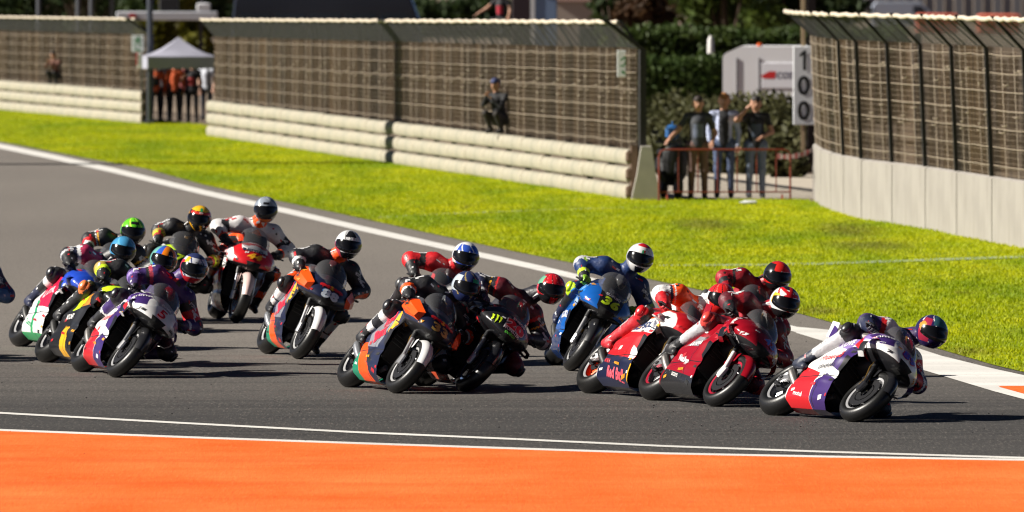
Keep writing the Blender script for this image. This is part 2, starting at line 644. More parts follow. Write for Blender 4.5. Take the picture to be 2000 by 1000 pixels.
m_blade, q, oc = new_nt('grass_blades')
n1 = q.noise(q.mapping(oc, (1, .35, 1)), .55, 5, .6)
n2 = q.noise(q.mapping(oc, (1, .5, 1)), 3.2, 4, .6)
n4 = q.noise(q.mapping(oc, (.7, .10, 1)), .6, 5, .65)
c = q.mix(q.rng(n1, .3, .7, 0, 1), (.34, .43, .003), (.60, .59, .004))
c = q.mix(q.rng(n2, .5, .72, 0, .7), c, (.20, .28, .003))
c = q.mix(q.rng(n4, .48, .62, 0, .7), c, (.18, .30, .004))
n3 = q.noise(q.mapping(oc, (1, .25, 1), (0, 0, 0), (5, 3, 0)), .8, 5, .7)
c = q.mix(q.rng(n3, .60, .70, 0, .75), c, (.20, .17, .035))
for px_, py_, rx_, ry_ in ((1655, 452, .55, 5.0), (1700, 482, .7, 3.2), (1380, 440, .6, 4.0), (1880, 690, .35, 1.2), (1600, 610, .3, 1.6)):
    pc = at(px_, py_)
    vm = q.n('ShaderNodeVectorMath', operation='LENGTH')
    q.l(q.mapping(oc, (1 / rx_, 1 / ry_, 0), (0, 0, 0), (-pc.x / rx_, -pc.y / ry_, 0)), vm.inputs[0])
    ds = q.math('ADD', vm.outputs['Value'], q.math('MULTIPLY', n2, 1.6))
    c = q.mix(q.rng(ds, 1.2, 2.0, .62, 0), c, (.15, .125, .035))
q.l(c, q.b.inputs['Base Color'])
q.b.inputs['Roughness'].default_value = .6
q.b.inputs['Specular IOR Level'].default_value = .25
tr = q.n('ShaderNodeBsdfTranslucent')
q.l(c, tr.inputs[0])
mxs = q.n('ShaderNodeMixShader')
mxs.inputs[0].default_value = .45
q.l(q.b.outputs[0], mxs.inputs[1])
q.l(tr.outputs[0], mxs.inputs[2])
q.l(mxs.outputs[0], q.t.nodes['Material Output'].inputs[0])

def make_grass():
    vis = [p for p in EDGE if -150 <= p[0] <= 2120] + [p for p in UP[::-1] if -150 <= p[0] <= 2170]
    P = [(p.x, p.y) for p in (at(*q_) for q_ in vis)]
    xs = [p[0] for p in P]
    ys = [p[1] for p in P]
    N = 2300000
    # density falls with distance
    Y = min(ys) + (max(ys) - min(ys)) * rng.random(N)
    X = min(xs) + (max(xs) - min(xs)) * rng.random(N)
    keep = in_poly(P, X, Y)
    X, Y = X[keep], Y[keep]
    px = X / Y * FPX + 1000
    keep = (px > -60) & (px < 2060) & (rng.random(len(X)) < np.clip(160 / Y, .3, 1) ** 1.3)
    X, Y = X[keep], Y[keep]
    cl = vnoise(X, Y, 1.3, 1) * .6 + vnoise(X, Y, 4.1, 2) * .4
    keep = rng.random(len(X)) < (.45 + .9 * cl)
    X, Y, cl = X[keep], Y[keep], cl[keep]
    n = min(len(X), 620000)
    pk = rng.permutation(len(X))[:n]
    X, Y, cl = X[pk], Y[pk], cl[pk]
    h = (.012 + .038 * rng.random(n)) * (.5 + .9 * cl)
    wd = .006 + .010 * rng.random(n)
    a = rng.random(n) * 2 * np.pi
    ln = h * (.2 + .7 * rng.random(n))
    b = rng.random(n) * 2 * np.pi
    V = np.zeros((n, 3, 3))
    V[:, 0] = np.stack([X - np.cos(a) * wd, Y - np.sin(a) * wd, np.full(n, .008)], 1)
    V[:, 1] = np.stack([X + np.cos(a) * wd, Y + np.sin(a) * wd, np.full(n, .008)], 1)
    V[:, 2] = np.stack([X + np.cos(b) * ln, Y + np.sin(b) * ln, .01 + h], 1)
    me = quads_mesh('grass', V.reshape(-1, 3), np.arange(n * 3).reshape(-1, 3))
    me.polygons.foreach_set('use_smooth', np.zeros(n, bool))
    tag(link('grass', me, m_blade), 'short bright green grass on the verge', 'grass', None, 'stuff')
make_grass()

# faded white line sprayed across the grass
m_fade, q, oc = new_nt('faded_grass_paint')
q.l(q.mix(q.rng(q.noise(oc, 6, 4, .7), .4, .6, 0, 1), (.40, .46, .36), (.16, .25, .05)), q.b.inputs['Base Color'])
strip('faded_line', [(1285, 519), (1450, 518), (1600, 515), (1800, 508), (2100, 498)], [(1285, 522), (1450, 522), (1600, 519.5), (1800, 512.5), (2100, 502.5)], .019, m_fade, 'faded white line across the grass')
strip('faded_line', [(740, 424), (900, 416), (1100, 409), (1300, 403)], [(740, 427), (900, 418.5), (1100, 411), (1300, 405)], .013, m_fade, 'faded white line across the grass')

# pale service path in the opening between the two fences
m_path = mat('pale_concrete', srgb(176, 166, 150), .9, var=.2, scale=2.0, bump=.2)
a0, a1 = at(1235, 389), at(1610, 389)
b0, b1 = at(1235, 340), at(1610, 340)
sheet('service_path', [(a0.x, a0.y), (a1.x, a1.y), (b1.x, b1.y), (b0.x, b0.y)], .007, m_path, 'pale concrete service path')

# rubber crumbs thrown off the racing line
mb = MB()
for _ in range(300):
    px, py = random.uniform(1250, 2050), random.uniform(640, 850)
    if random.random() < .35: px, py = random.uniform(0, 1300), random.uniform(690, 900)
    p = at(px, py)
    s = random.uniform(.004, .010)
    mb.box((p.x, p.y, .006 + s * .3), (s * random.uniform(1, 2), s, s * .7), 0, Matrix.Rotation(random.random() * 3, 3, 'Z'))
tag(mb.build('rubber_crumbs', mat('rubber_crumb', (.02, .02, .02), .8)), 'small black rubber crumbs scattered on the asphalt', 'crumbs', None, 'stuff')

# ================================================================== fences and barriers
m_wire, q, oc = new_nt('tan_wire')
geo = q.n('ShaderNodeNewGeometry')
n1 = q.noise(q.mapping(geo.outputs['Position'], (1, .45, .03)), 1.1, 4, .6)
n2 = q.noise(q.mapping(geo.outputs['Position'], (3, 1.6, .05)), 1.7, 4, .7)
c = q.mix(q.rng(n1, .35, .65, 0, 1), srgb(112, 102, 90), srgb(154, 134, 112))
c = q.mix(q.rng(n2, .5, .65, 0, .7), c, srgb(70, 67, 65))
q.l(c, q.b.inputs['Base Color'])
q.b.inputs['Roughness'].default_value = .6
q.b.inputs['Metallic'].default_value = .2
m_cable = mat('beige_cable', srgb(158, 144, 126), .5, var=.1)
m_post = mat('dark_post', srgb(48, 46, 46), .6, .3, var=.2)
m_over = mat('grey_mesh', srgb(58, 57, 58), .6, .3, var=.2)
m_roll = mat('cream_roll', srgb(196, 184, 166), .6, var=.2, scale=6)

def fence_meshes(L, z0, zk, ov, oh, pw=.02, py=-.012):
    """meshes of one bay: wire panel, overhang, top roll, post; x along, y towards the track"""
    p = MB()
    n = int(L / .034)
    for i in range(n):
        x = (i + .5) * L / n
        r = .0027
        p.add([(x - r, 0, z0), (x + r, 0, z0), (x + r, 0, zk), (x - r, 0, zk)], [(0, 1, 2, 3)])
        p.add([(x, -r, z0), (x, r, z0), (x, r, zk), (x, -r, zk)], [(0, 1, 2, 3)])
    for j in range(int((zk - z0) / .09)):
        z = z0 + (j + .5) * .09
        p.add([(0, .004, z - .0022), (L, .004, z - .0022), (L, .004, z + .0022), (0, .004, z + .0022)], [(0, 1, 2, 3)])
    c = MB()
    rows = max(5, int((zk - z0) / .27))
    for j in range(rows):
        z = z0 + (j + .6) * (zk - z0) / rows
        sag = random.uniform(.005, .03)
        c.tube([(0, .02, z), (L * .25, .02, z - sag * .7), (L * .5, .02, z - sag), (L * .75, .02, z - sag * .7), (L, .02, z)], .0068, 5)
    for j in range(2):
        x = L * (j + 1) / 3
        c.tube([(x, .014, z0), (x + .01, .014, zk)], .006, 4)
    for _ in range(7):
        x = random.uniform(.1, L - .5)
        z = random.uniform(z0 + .2, zk - .1)
        c.tube([(x, .03, z + .02), (x + .12, .035, z), (x + .3, .035, z - .005), (x + .4, .03, z + .01)], .006, 4)
    o = MB()
    n = int(L / .03)
    for i in range(n):
        x = (i + .5) * L / n
        r = .0055
        o.add([(x - r, 0, zk), (x + r, 0, zk), (x + r, ov, zk + oh), (x - r, ov, zk + oh)], [(0, 1, 2, 3)])
    for j in range(int(math.hypot(ov, oh) / .035)):
        t = (j + .5) / int(math.hypot(ov, oh) / .035)
        o.add([(0, ov * t, zk + oh * t - .006), (L, ov * t, zk + oh * t - .006), (L, ov * t, zk + oh * t + .006), (0, ov * t, zk + oh * t + .006)], [(0, 1, 2, 3)])
    for x in (L * .33, L * .66):
        o.tube([(x, .0, zk), (x, ov, zk + oh)], .012, 5)
    t = MB()
    secs = []
    for i in range(9):
        x = .03 + (L - .06) * i / 8
        dz = .012 * math.sin(i * 1.9)
        secs.append([(x, ov + .035 * math.cos(k * math.pi / 4), zk + oh + .01 + dz + .036 * math.sin(k * math.pi / 4)) for k in range(8)])
    t.loft(secs)
    pm = MB()
    pm.loft([[(x - pw, y + py, z), (x + pw, y + py, z), (x + pw, y + py - .06, z + e), (x - pw, y + py - .06, z + e)] for x, y, z, e in
             ((0, .0, z0, 0), (0, .0, zk - .03, .0), (0, ov, zk + oh + .06, .0))])
    return p.mesh('mesh_panel', 0), c.mesh('cables', 30), o.mesh('overhang', 0), t.mesh('top_roll', 30), pm.mesh('post', 20)

def place_bay(root, meshes, a, b, zs, L, tilt=0., post=True):
    d = b - a
    rz = math.atan2(d.y, d.x)
    for nm, me, mm in (('mesh_panel', meshes[0], m_wire), ('cables', meshes[1], m_cable), ('overhang', meshes[2], m_over), ('top_roll', meshes[3], m_roll), ('post', meshes[4], m_post)):
        if nm == 'post' and not post: continue
        o = link(nm, me, mm, root)
        o.location = (a.x, a.y, 0)
        o.rotation_euler = (tilt, 0, rz)
        o.scale = (d.length / L if nm != 'post' else 1, 1, zs)
        if nm == 'cables':
            o['kind'] = 'stuff'

# triple guard rail along the two straight fences
m_rail, q, oc = new_nt('weathered_white_rail')
n1 = q.noise(q.mapping(oc, (1, 1, .5)), 1.3, 5, .65)
n2 = q.noise(q.mapping(oc, (4, 1, 1.5)), 1.2, 5, .7)
n3 = q.noise(oc, 14, 4, .7)
c = q.mix(q.rng(n1, .35, .65, 0, 1), srgb(172, 164, 146), srgb(134, 132, 118))
c = q.mix(q.rng(n2, .48, .75, 0, .6), c, srgb(112, 104, 88))
c = q.mix(q.rng(n3, .6, .72, 0, .5), c, srgb(90, 84, 74))
q.l(c, q.b.inputs['Base Color'])
q.b.inputs['Roughness'].default_value = .7
q.bump(n3, .2, .02)
def rail_mesh(L):
    prof = [(-.05, .0), (.03, .0), (.07, .022), (.094, .07), (.10, .14), (.094, .2), (.07, .25), (.03, .276), (-.05, .28)]
    mb = MB()
    mb.loft([[(x, y, z) for y, z in prof] for x in (.008, L - .008)], False, False)
    mb.add([(.008, y, z) for y, z in prof], [tuple(range(9))])
    mb.add([(L - .008, y, z) for y, z in prof], [tuple(range(8, -1, -1))])
    return mb.mesh('rail', 30)
def rail_post_mesh():
    mb = MB()
    mb.box((0, -.06, .48), (.1, .1, .96))
    return mb.mesh('rail_post', 0)

def straight(name_pts, label_f, label_r, h0, h1, post_px=None):
    A, B = name_pts
    d = B - A
    n = max(1, round(d.length / 2.7))
    L = d.length / n
    zk, ht = 2.70, 3.15
    ms = fence_meshes(L, .86, zk, .36, ht - zk)
    rm, rp = rail_mesh(L), rail_post_mesh()
    f = empty('debris_fence', A, 0, label_f, 'fence')
    g = empty('guard_rail', A, 0, label_r, 'guard rail')
    f.location = (0, 0, 0)
    g.location = (0, 0, 0)
    nrm = Vector((-d.y, d.x, 0)).normalized()
    for i in range(n):
        a, b = A + d * i / n, A + d * (i + 1) / n
        hs = h0 + (h1 - h0) * (i + .5) / n
        back = nrm * -.12
        place_bay(f, ms, a + back, b + back, hs / ht, L)
        for j in range(3):
            o = link('rail', rm, m_rail, g)
            o.location = (a.x, a.y, .0 + j * .325 + random.uniform(-.008, .008))
            o.rotation_euler = (0, 0, math.atan2(d.y, d.x) + random.uniform(-.002, .002))
        o = link('rail_post', rp, m_post, g)
        o.location = (a.x, a.y, 0)
        o.rotation_euler = (0, 0, math.atan2(d.y, d.x))
    # thicker end post and end terminal at the near end
    o = link('post', ms[4], m_post, f)
    o.location = (A.x - nrm.x * .12 - d.x / d.length * .1, A.y - nrm.y * .12 - d.y / d.length * .1, 0)
    o.rotation_euler = (0, 0, math.atan2(d.y, d.x))
    o.scale = (4.0, 2.0, h0 / ht)
    e = MB()
    e.box((.06, -.05, .5), (.12, .12, 1.0))
    for j in range(3):
        e.cbox((.05, .05, .16 + .32 * j), (.1, .12, .2), .03)
    o = link('end_terminal', e.mesh('end_terminal', 30), mat('brown_terminal', srgb(96, 76, 62), .8), g)
    o.location = (A.x - d.x / d.length * .13, A.y - d.y / d.length * .13, 0)
    o.rotation_euler = (0, 0, math.atan2(d.y, d.x))
    return f, g, L, d, nrm

PB0, PB1 = at(1232, 390), at(410, 266)
fb = straight((PB0, PB1), 'long tan wire debris fence with leaning top between the tent and the spectators', 'triple white guard rail below the long middle fence', 3.28, 3.02)
PA0, PA1 = at(281, 242), at(-260, 190)
fa = straight((PA0, PA1), 'short tan wire debris fence with leaning top on the far side of the tent', 'triple white guard rail below the fence beyond the tent', 2.95, 2.85)
# --- curved concrete wall with its fence
WALL = [(1587, 387), (1592, 394), (1602, 403), (1622, 412), (1647, 420), (1682, 429), (1742, 438), (1807, 449), (1868, 461), (1937, 475), (2010, 489), (2090, 506), (2180, 527), (2280, 552)]
m_wall, q, oc = new_nt('pale_concrete_panel')
n1 = q.noise(oc, 1.1, 5, .6)
n2 = q.noise(q.mapping(oc, (6, 6, .5)), 1.0, 5, .7)
c = q.mix(q.rng(n1, .3, .7, 0, 1), srgb(148, 143, 136), srgb(134, 129, 123))
c = q.mix(q.rng(n2, .52, .72, 0, .6), c, srgb(100, 92, 82))
q.l(c, q.b.inputs['Base Color'])
q.b.inputs['Roughness'].default_value = .9
q.bump(n1, .15, .02)
wall = empty('concrete_wall', (0, 0, 0), 0, 'pale concrete panel wall curving along the grass under the near fence', 'wall')
fc = empty('debris_fence', (0, 0, 0), 0, 'near wire debris fence with leaning grey top standing on the pale concrete wall', 'fence')
WP = [at(*p) + Vector((.1, 0, 0)) for p in WALL]
msC = fence_meshes(2.6, 1.04, 3.05, .46, .45, .03, .085)
msD = fence_meshes(1.3, 1.04, 3.05, .46, .45, .03, .085)
for i in range(len(WP) - 1, 0, -1):
    a, b = WP[i], WP[i - 1]       # direction chosen so that y points to the track
    d = b - a
    L = d.length
    rz = math.atan2(d.y, d.x)
    mb = MB()
    g = .03
    secs = []
    for z, t0 in ((0, .10), (.9, .10), (1.0, .10), (1.03, .075)):
        k = .03 if z > 1.01 else 0
        secs.append([(g, t0 - k, z), (L - g, t0 - k, z), (L - g, -.1 + k, z), (g, -.1 + k, z)])
    mb.loft(secs)
    o = mb.build('wall_panel', m_wall, wall, 20)
    o.location = (a.x, a.y, random.uniform(-.004, .006))
    o.rotation_euler = (0, 0, rz)
    n = max(1, round(L / 2.6)) if L > 1.6 else 1
    use, UL = (msC, 2.6) if L > 1.6 else (msD, 1.3)
    for k in range(n):
        p, q2 = a + d * k / n, a + d * (k + 1) / n
        place_bay(fc, use, p, q2, 1.0 if use is msC else 1.0, UL, R(-2.6) if L > 1.6 else 0, post=(k == 0 and i > 3))

# slatted screen standing behind the near fence
m_pal = [mat('paling_%d' % k, c_, .8, var=.3, scale=3) for k, c_ in enumerate((srgb(120, 104, 86), srgb(84, 76, 68), srgb(150, 132, 108), srgb(66, 62, 60)))]
scr_ = empty('slatted_screen', (6.4, 196, 0), 0, 'weathered slatted screen behind the near fence', 'screen')
pm_ = MB(); pm_.box((0, 0, 1.5), (.10, .03, 3.0)); pm_ = pm_.mesh('slat', 0)
for k in range(44):
    if random.random() < .22: continue
    o = link('slat', pm_, m_pal[0], scr_)
    o.material_slots[0].link = 'OBJECT'
    o.material_slots[0].material = random.choice(m_pal)
    o.location = (.14 * k + random.uniform(-.03, .03), random.uniform(-.1, .1), random.uniform(-.25, .1))
    o.scale = (random.uniform(.6, 1.6), 1, random.uniform(.8, 1.0))
for z in (.6, 1.9):
    mb = MB(); mb.box((3.0, .14, z), (6.4, .05, .09)); mb.build('cross_rail', m_pal[1], scr_, 0)
# tan pole seen behind the curved end of the fence and the distance board on its own post
DB = at(1574, 338)
board = empty('distance_board', DB, 0, 'tall white distance board with black figures 100 on a wooden post', 'sign')
mb = MB()
mb.box((-.06, .05, 2.1), (.085, .085, 4.2))
mb.build('post', mat('pale_wood', srgb(190, 168, 132), .8, var=.2, scale=3), board, 0)
mb = MB()
mb.box((.12, .12, 2.1), (.17, .17, 4.2))
mb.build('back_post', mat('dark_wood', srgb(52, 44, 42), .85), board, 0)
mb = MB()
bz = atY(1570, 167, DB.y).z
mb.cbox((-.045, -.02, bz), (.45, .04, 1.66), .012)
bo = mb.build('panel', mat('sign_white', srgb(235, 238, 240), .5, var=.05), board, 20)
for k, ch in enumerate('100'):
    vs, fs = fit_text(ch,   .27 if ch == '0' else .18, .42, 0, .03 if ch == '0' else .015)
    if ch == '1':
        vs, fs = [(-.02, -.21), (.05, -.21), (.05, .21), (.0, .21), (-.09, .13), (-.09, .065), (-.02, .11)], [(0, 1, 2, 3, 6), (3, 4, 5, 6)]
    me = bpy.data.meshes.new('figure')
    me.from_pydata([(-.045 + x, -.046, bz + .53 - .53 * k + y) for x, y in vs], [], fs)
    link('figure', me, mat('sign_black', (.015, .015, .015), .6), bo)

def exit_sign(P, ang, label, s=1.):
    r = empty('exit_sign', P, ang, label, 'sign')
    mb = MB()
    mb.cbox((0, 0, 0), (.36 * s, .015, .5 * s), .005)
    b = mb.build('panel', mat('sign_white', srgb(235, 238, 240), .5), r, 20)
    g = MB()
    y = -.012
    def poly(pts):
        g.add([(x * s, y, z * s) for x, z in pts], [tuple(range(len(pts)))])
    poly([(.02 + .035 * math.cos(a * math.pi / 4), .19 + .035 * math.sin(a * math.pi / 4)) for a in range(8)])
    poly([(-.04, .14), (.05, .15), (.04, .02), (-.03, .03)])
    poly([(-.03, .04), (.0, .02), (-.06, -.06), (-.13, -.05), (-.13, -.03), (-.07, -.03)])
    poly([(.01, .03), (.04, .02), (.10, -.03), (.08, -.1), (.055, -.09), (.065, -.04)])
    poly([(-.04, .14), (-.03, .11), (-.1, .05), (-.12, .07)])
    poly([(.05, .15), (.04, .12), (.12, .07), (.13, .09)])
    poly([(-.1, -.14), (-.08, -.13), (.1, -.2), (.1, -.23), (.04, -.23), (-.09, -.18)])
    g.build('running_figure', mat('sign_green', srgb(30, 130, 62), .6), b, 0)
    return r
ys = fb[3].normalized()
p1 = PB0 + ys * 1.6 + fb[4] * .05
exit_sign((atY(1224, 124, p1.y).x, p1.y - .2, atY(1224, 124, p1.y).z), 0, 'white exit sign with green running figure on the end of the long fence')
p2 = PA0
exit_sign((atY(269, 85, p2.y - .3).x, p2.y - .35, atY(269, 85, p2.y - .3).z), 0, 'white exit sign with green running figure on the fence beyond the tent', .95)

# concrete block closing the long fence
cb = at(1262, 391)
mb = MB()
mb.loft([[(-x, -.35, z), (x, -.35, z), (x, .35, z), (-x, .35, z)] for x, z in ((.27, 0), (.26, .1), (.17, .5), (.1, .98), (.09, 1.0))])
o = mb.build('concrete_block', mat('grey_concrete', srgb(176, 170, 162), .9, var=.2, scale=4), None, 25)
o.location = cb
tag(o, 'tapered grey concrete block at the near end of the long fence', 'concrete block')

# orange crowd barrier
m_bar = mat('orange_tube', srgb(118, 46, 30), .5, var=.15)
ba = at(1287, 393)
br = empty('crowd_barrier', ba, R(1), 'orange tube crowd barrier in front of the three spectators', 'barrier')
W_, H_ = 2.42, .95
mb = MB()
mb.tube([(0, 0, 0), (0, 0, H_ - .12), (.035, 0, H_ - .03), (.12, 0, H_), (W_ - .12, 0, H_), (W_ - .035, 0, H_ - .03), (W_, 0, H_ - .12), (W_, 0, 0)], .018, 8)
mb.build('frame', m_bar, br)
mb = MB()
mb.tube([(0, 0, .17), (W_, 0, .17)], .014, 8)
mb.build('lower_rail', m_bar, br)
for k in range(6):
    x = .36 * (k + 1)
    mb = MB()
    mb.tube([(x, 0, .17), (x, 0, H_)], .011, 6)
    mb.build('bar', m_bar, br)
for x in (.15, W_ - .15):
    mb = MB()
    mb.tube([(x, -.25, .02), (x, 0, .12), (x, .25, .02)], .016, 6)
    mb.build('foot', m_bar, br)

# red and white tape to the wall
t0, t1 = atY(1518, 305, ba.y), atY(1586, 294, WP[0].y)
mb = MB()
n = 12
for i in range(n + 1):
    t = i / n
    p = t0.lerp(t1, t) - Vector((0, 0, .05 * math.sin(math.pi * t)))
    e = .045 * (1 + .3 * math.sin(i * 2.1))
    mb.v += [(p.x, p.y - .01 * math.sin(i), p.z - e), (p.x, p.y + .012 * math.sin(i), p.z + e)]
    if i:
        k = len(mb.v)
        mb.f.append((k - 4, k - 2, k - 1, k - 3))
        mb.m.append(i % 2)
tag(mb.build('barrier_tape', [mat('tape_white', srgb(225, 205, 205), .5), mat('tape_red', srgb(205, 110, 110), .5)]), 'red and white tape strung from the orange barrier to the concrete wall', 'tape')

# light mast across the track whose shadow falls over grass and fence
dsh = Vector((math.cos(SUN_AZ), -math.sin(SUN_AZ), 0))
hit = PB0.lerp(PB1, (1232 - 768) / (1232 - 410) * 1.0)
# fence point seen at x = 768
best = min((abs((p.x / p.y * FPX + 1000) - 768), p.copy()) for p in (PB0.lerp(PB1, k / 400) for k in range(401)))[1] if False else None
for k in range(401):
    p = PB0.lerp(PB1, k / 400)
    if p.x / p.y * FPX + 1000 < 768:
        best = p
        break
mp = best - dsh * 24
mast = empty('light_mast', (mp.x, mp.y, 0), 0, 'tall dark lighting tower on the other side of the track', 'mast')
mb = MB()
mb.cbox((0, 0, 10), (1.3, 1.3, 20), .2)
mb.build('tower', m_post, mast)
mb = MB()
mb.box((0, 0, 20.15), (2.6, .5, .3))
mb.build('lamp_bar', m_post, mast, 0)

# ================================================================== foliage
def leaf_mat(name, c1, c2):
    m, q, oc = new_nt(name)
    n1 = q.noise(oc, 1.3, 4)
    c = q.mix(q.rng(n1, .3, .7, 0, 1), c1, c2)
    q.l(c, q.b.inputs['Base Color'])
    q.b.inputs['Roughness'].default_value = .6
    q.b.inputs['Specular IOR Level'].default_value = .2
    tr = q.n('ShaderNodeBsdfTranslucent')
    q.l(c, tr.inputs[0])
    mx = q.n('ShaderNodeMixShader')
    mx.inputs[0].default_value = .3
    q.l(q.b.outputs[0], mx.inputs[1])
    q.l(tr.outputs[0], mx.inputs[2])
    q.l(mx.outputs[0], q.t.nodes['Material Output'].inputs[0])
    return m
LM = {
    'dark': leaf_mat('dark_leaves', (.018, .035, .012), (.04, .06, .016)),
    'hedge': leaf_mat('hedge_leaves', (.028, .055, .012), (.06, .085, .018)),
    'olive': leaf_mat('olive_leaves', (.06, .065, .025), (.12, .115, .05)),
    'green': leaf_mat('green_leaves', (.04, .07, .014), (.09, .12, .02)),
    'yellow': leaf_mat('yellow_leaves', (.16, .14, .012), (.08, .09, .014)),
    'rust': leaf_mat('rust_leaves', (.07, .03, .014), (.05, .035, .016)),
}
m_bark = mat('bark', srgb(74, 60, 48), .9, var=.3, scale=8, bump=.4)

def leaves(C, size):
    """leaf quads at points C"""
    n = len(C)
    a = rng.normal(size=(n, 3))
    a /= np.linalg.norm(a, axis=1)[:, None]
    b = rng.normal(size=(n, 3))
    b -= (b * a).sum(1)[:, None] * a
    b /= np.linalg.norm(b, axis=1)[:, None]
    s = size * (.6 + .8 * rng.random(n))[:, None]
    V = np.stack([C - a * s, C + b * s * .45, C + a * s, C - b * s * .45], 1)
    return V.reshape(-1, 3), np.arange(n * 4).reshape(-1, 4)

def tree(P, h, r, kind, label, n=3800, trunk=.35, size=.2, group='background trees'):
    root = empty('tree', P, random.random() * 6, label, 'tree', group)
    mb = MB()
    th = h * trunk
    mb.tube([(0, 0, 0), (.05, 0, th * .5), (0, .06, th), (.1, .1, h * .7)], [.05 * h * .5, .04 * h * .5, .03 * h * .5, .02], 8)
    cl = []
    for k in range(14):
        a = random.random() * 6.28
        e = random.uniform(.0, 1)
        rr = r * random.uniform(.35, .85) * (1 - .4 * e)
        c = Vector((math.cos(a) * rr, math.sin(a) * rr, th + (h - th) * (.12 + .75 * e)))
        cl.append((c, r * random.uniform(.28, .5)))
        mb.tube([(0, 0, th * .8), c * .5 + Vector((0, 0, th * .4)), c], [.03 * h * .3, .02 * h * .3, .01], 5)
    mb.build('trunk', m_bark, root)
    pts = []
    for c, rad in cl:
        m = n // len(cl)
        d = rng.normal(size=(m, 3))
        d /= np.linalg.norm(d, axis=1)[:, None]
        d *= (rad * (.45 + .6 * rng.random(m)))[:, None]
        d[:, 2] *= .8
        pts.append(d + np.array(c))
    V, Q = leaves(np.concatenate(pts), size)
    me = quads_mesh('crown', V, Q)
    me.polygons.foreach_set('use_smooth', np.zeros(len(Q), bool))
    link('crown', me, LM[kind], root)
    return root

def hedge(x0, x1, Y, z1, depth, kind, label, n=6000, rough=.10, size=.11, name='hedge'):
    """clipped hedge spanning photo x0..x1 at distance Y, z1 high"""
    xa, xb = (x0 - 1000) / FPX * Y, (x1 - 1000) / FPX * Y
    w_ = xb - xa
    root = empty(name, ((xa + xb) / 2, Y, 0), 0, label, 'hedge')
    mb = MB()
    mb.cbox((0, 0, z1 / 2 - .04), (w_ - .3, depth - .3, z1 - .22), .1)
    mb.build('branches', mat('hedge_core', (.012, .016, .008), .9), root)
    u = rng.random((n, 3))
    f = rng.random(n)
    C = np.stack([(u[:, 0] - .5) * w_, (u[:, 1] - .5) * depth, u[:, 2] * z1], 1)
    top = f < .4
    C[top, 2] = z1
    C[(f >= .4) & (f < .85), 1] = -depth / 2
    C[f >= .95, 0] = w_ / 2
    C[(f >= .85) & (f < .95), 0] = -w_ / 2
    C += rng.normal(size=(n, 3)) * rough
    C[:, 2] += (vnoise(C[:, 0] + 50, C[:, 1] * 0 + 3, 1.1, 5) - .5) * rough * 2 * (C[:, 2] > z1 * .7)
    V, Q = leaves(C, size)
    me = quads_mesh('foliage', V, Q)
    me.polygons.foreach_set('use_smooth', np.zeros(len(Q), bool))
    link('foliage', me, LM[kind], root)

def bush(px, Y, h, r, kind, label, n=1800, size=.10):
    P = ((px - 1000) / FPX * Y, Y, 0)
    root = empty('bush', P, random.random() * 6, label, 'bush', 'scrub behind the spectators')
    pts = []
    mb = MB()
    for k in range(9):
        c = np.array([random.uniform(-.6, .6) * r, random.uniform(-.6, .6) * r, h * random.uniform(.25, .78)])
        m = n // 9
        d = rng.normal(size=(m, 3))
        d /= np.linalg.norm(d, axis=1)[:, None]
        d *= (r * .5 * (.3 + .75 * rng.random(m)))[:, None]
        pts.append(d + c)
        mb.tube([(0, 0, 0), tuple(c)], [.03, .01], 5)
    C = np.concatenate(pts)
    C = C[C[:, 2] > .02]
    V, Q = leaves(C, size)
    me = quads_mesh('foliage', V, Q)
    me.polygons.foreach_set('use_smooth', np.zeros(len(Q), bool))
    link('foliage', me, LM[kind], root)
    mb.build('stems', m_bark, root)

hedge(1225, 1760, 262, 2.52, 3.0, 'hedge', 'long dark clipped hedge behind the white trailer', 16000)
hedge(1215, 1412, 232, 1.95, 2.2, 'hedge', 'shorter clipped hedge in front of the long one', 8000)
for k, (px, Y, h, r, kd) in enumerate([(1268, 214, 1.55, 1.0, 'olive'), (1330, 211, 1.5, 1.0, 'olive'), (1395, 213, 1.35, .95, 'olive'), (1450, 206, 1.15, .8, 'olive'), (1510, 207, 1.45, 1.0, 'olive'), (1560, 203, 1.3, .8, 'olive'),
                                   (1290, 196, .9, .7, 'olive'), (1420, 194, .75, .6, 'olive'), (1480, 193, .8, .6, 'olive'), (1535, 190, .5, .45, 'olive')]):
    bush(px, Y, h, r, kd, ['olive green scrub bush beside the end post of the long fence', 'tall olive green scrub bush behind the spectator in the grey shirt', 'olive scrub bush behind the spectator in the pale jacket',
                           'olive scrub bush below the corner of the white trailer', 'olive scrub bush in front of the lettered side of the white trailer', 'olive scrub bush right behind the distance board post',
                           'low olive shrub behind the parked scooter', 'low olive shrub between the grey shirted and pale jacketed spectators', 'low olive shrub behind the spectator in the black shirt', 'small low shrub at the end of the orange barrier'][k], 2600 if k < 6 else 1500)
TL = [(1205, 300, 6.5, 2.0, 'dark', 'dark tree standing over the near end of the long fence'), (1290, 310, 7, 2.2, 'green', 'green tree above the clipped hedges'),
      (1350, 330, 8, 2.6, 'dark', 'dark broad tree above the long hedge'), (1420, 318, 7.5, 2.3, 'green', 'green bushy tree above the white trailer'),
      (1495, 335, 8, 2.6, 'green', 'green tree above the trailer lettering'), (1560, 325, 7.5, 2.3, 'dark', 'dark tree behind the top of the distance board post'),
      (1262, 285, 4.2, 1.1, 'rust', 'small rusty brown tree above the end post of the long fence'),
      (20, 420, 7, 3.2, 'dark', 'dark tree at the far end of the fence beyond the tent'), (95, 430, 7, 3.0, 'olive', 'olive tree behind the fence beyond the tent'),
      (165, 415, 7, 3.0, 'dark', 'dark tree behind the white gantry beam'), (250, 440, 7, 3.2, 'olive', 'olive tree above the white gantry beam'),
      (345, 372, 3.6, 1.7, 'yellow', 'yellow green tree right behind the tent'), (300, 400, 5, 1.8, 'dark', 'dark tree behind the yellow one'), (395, 400, 5, 2.0, 'dark', 'dark tree beside the black coach')]
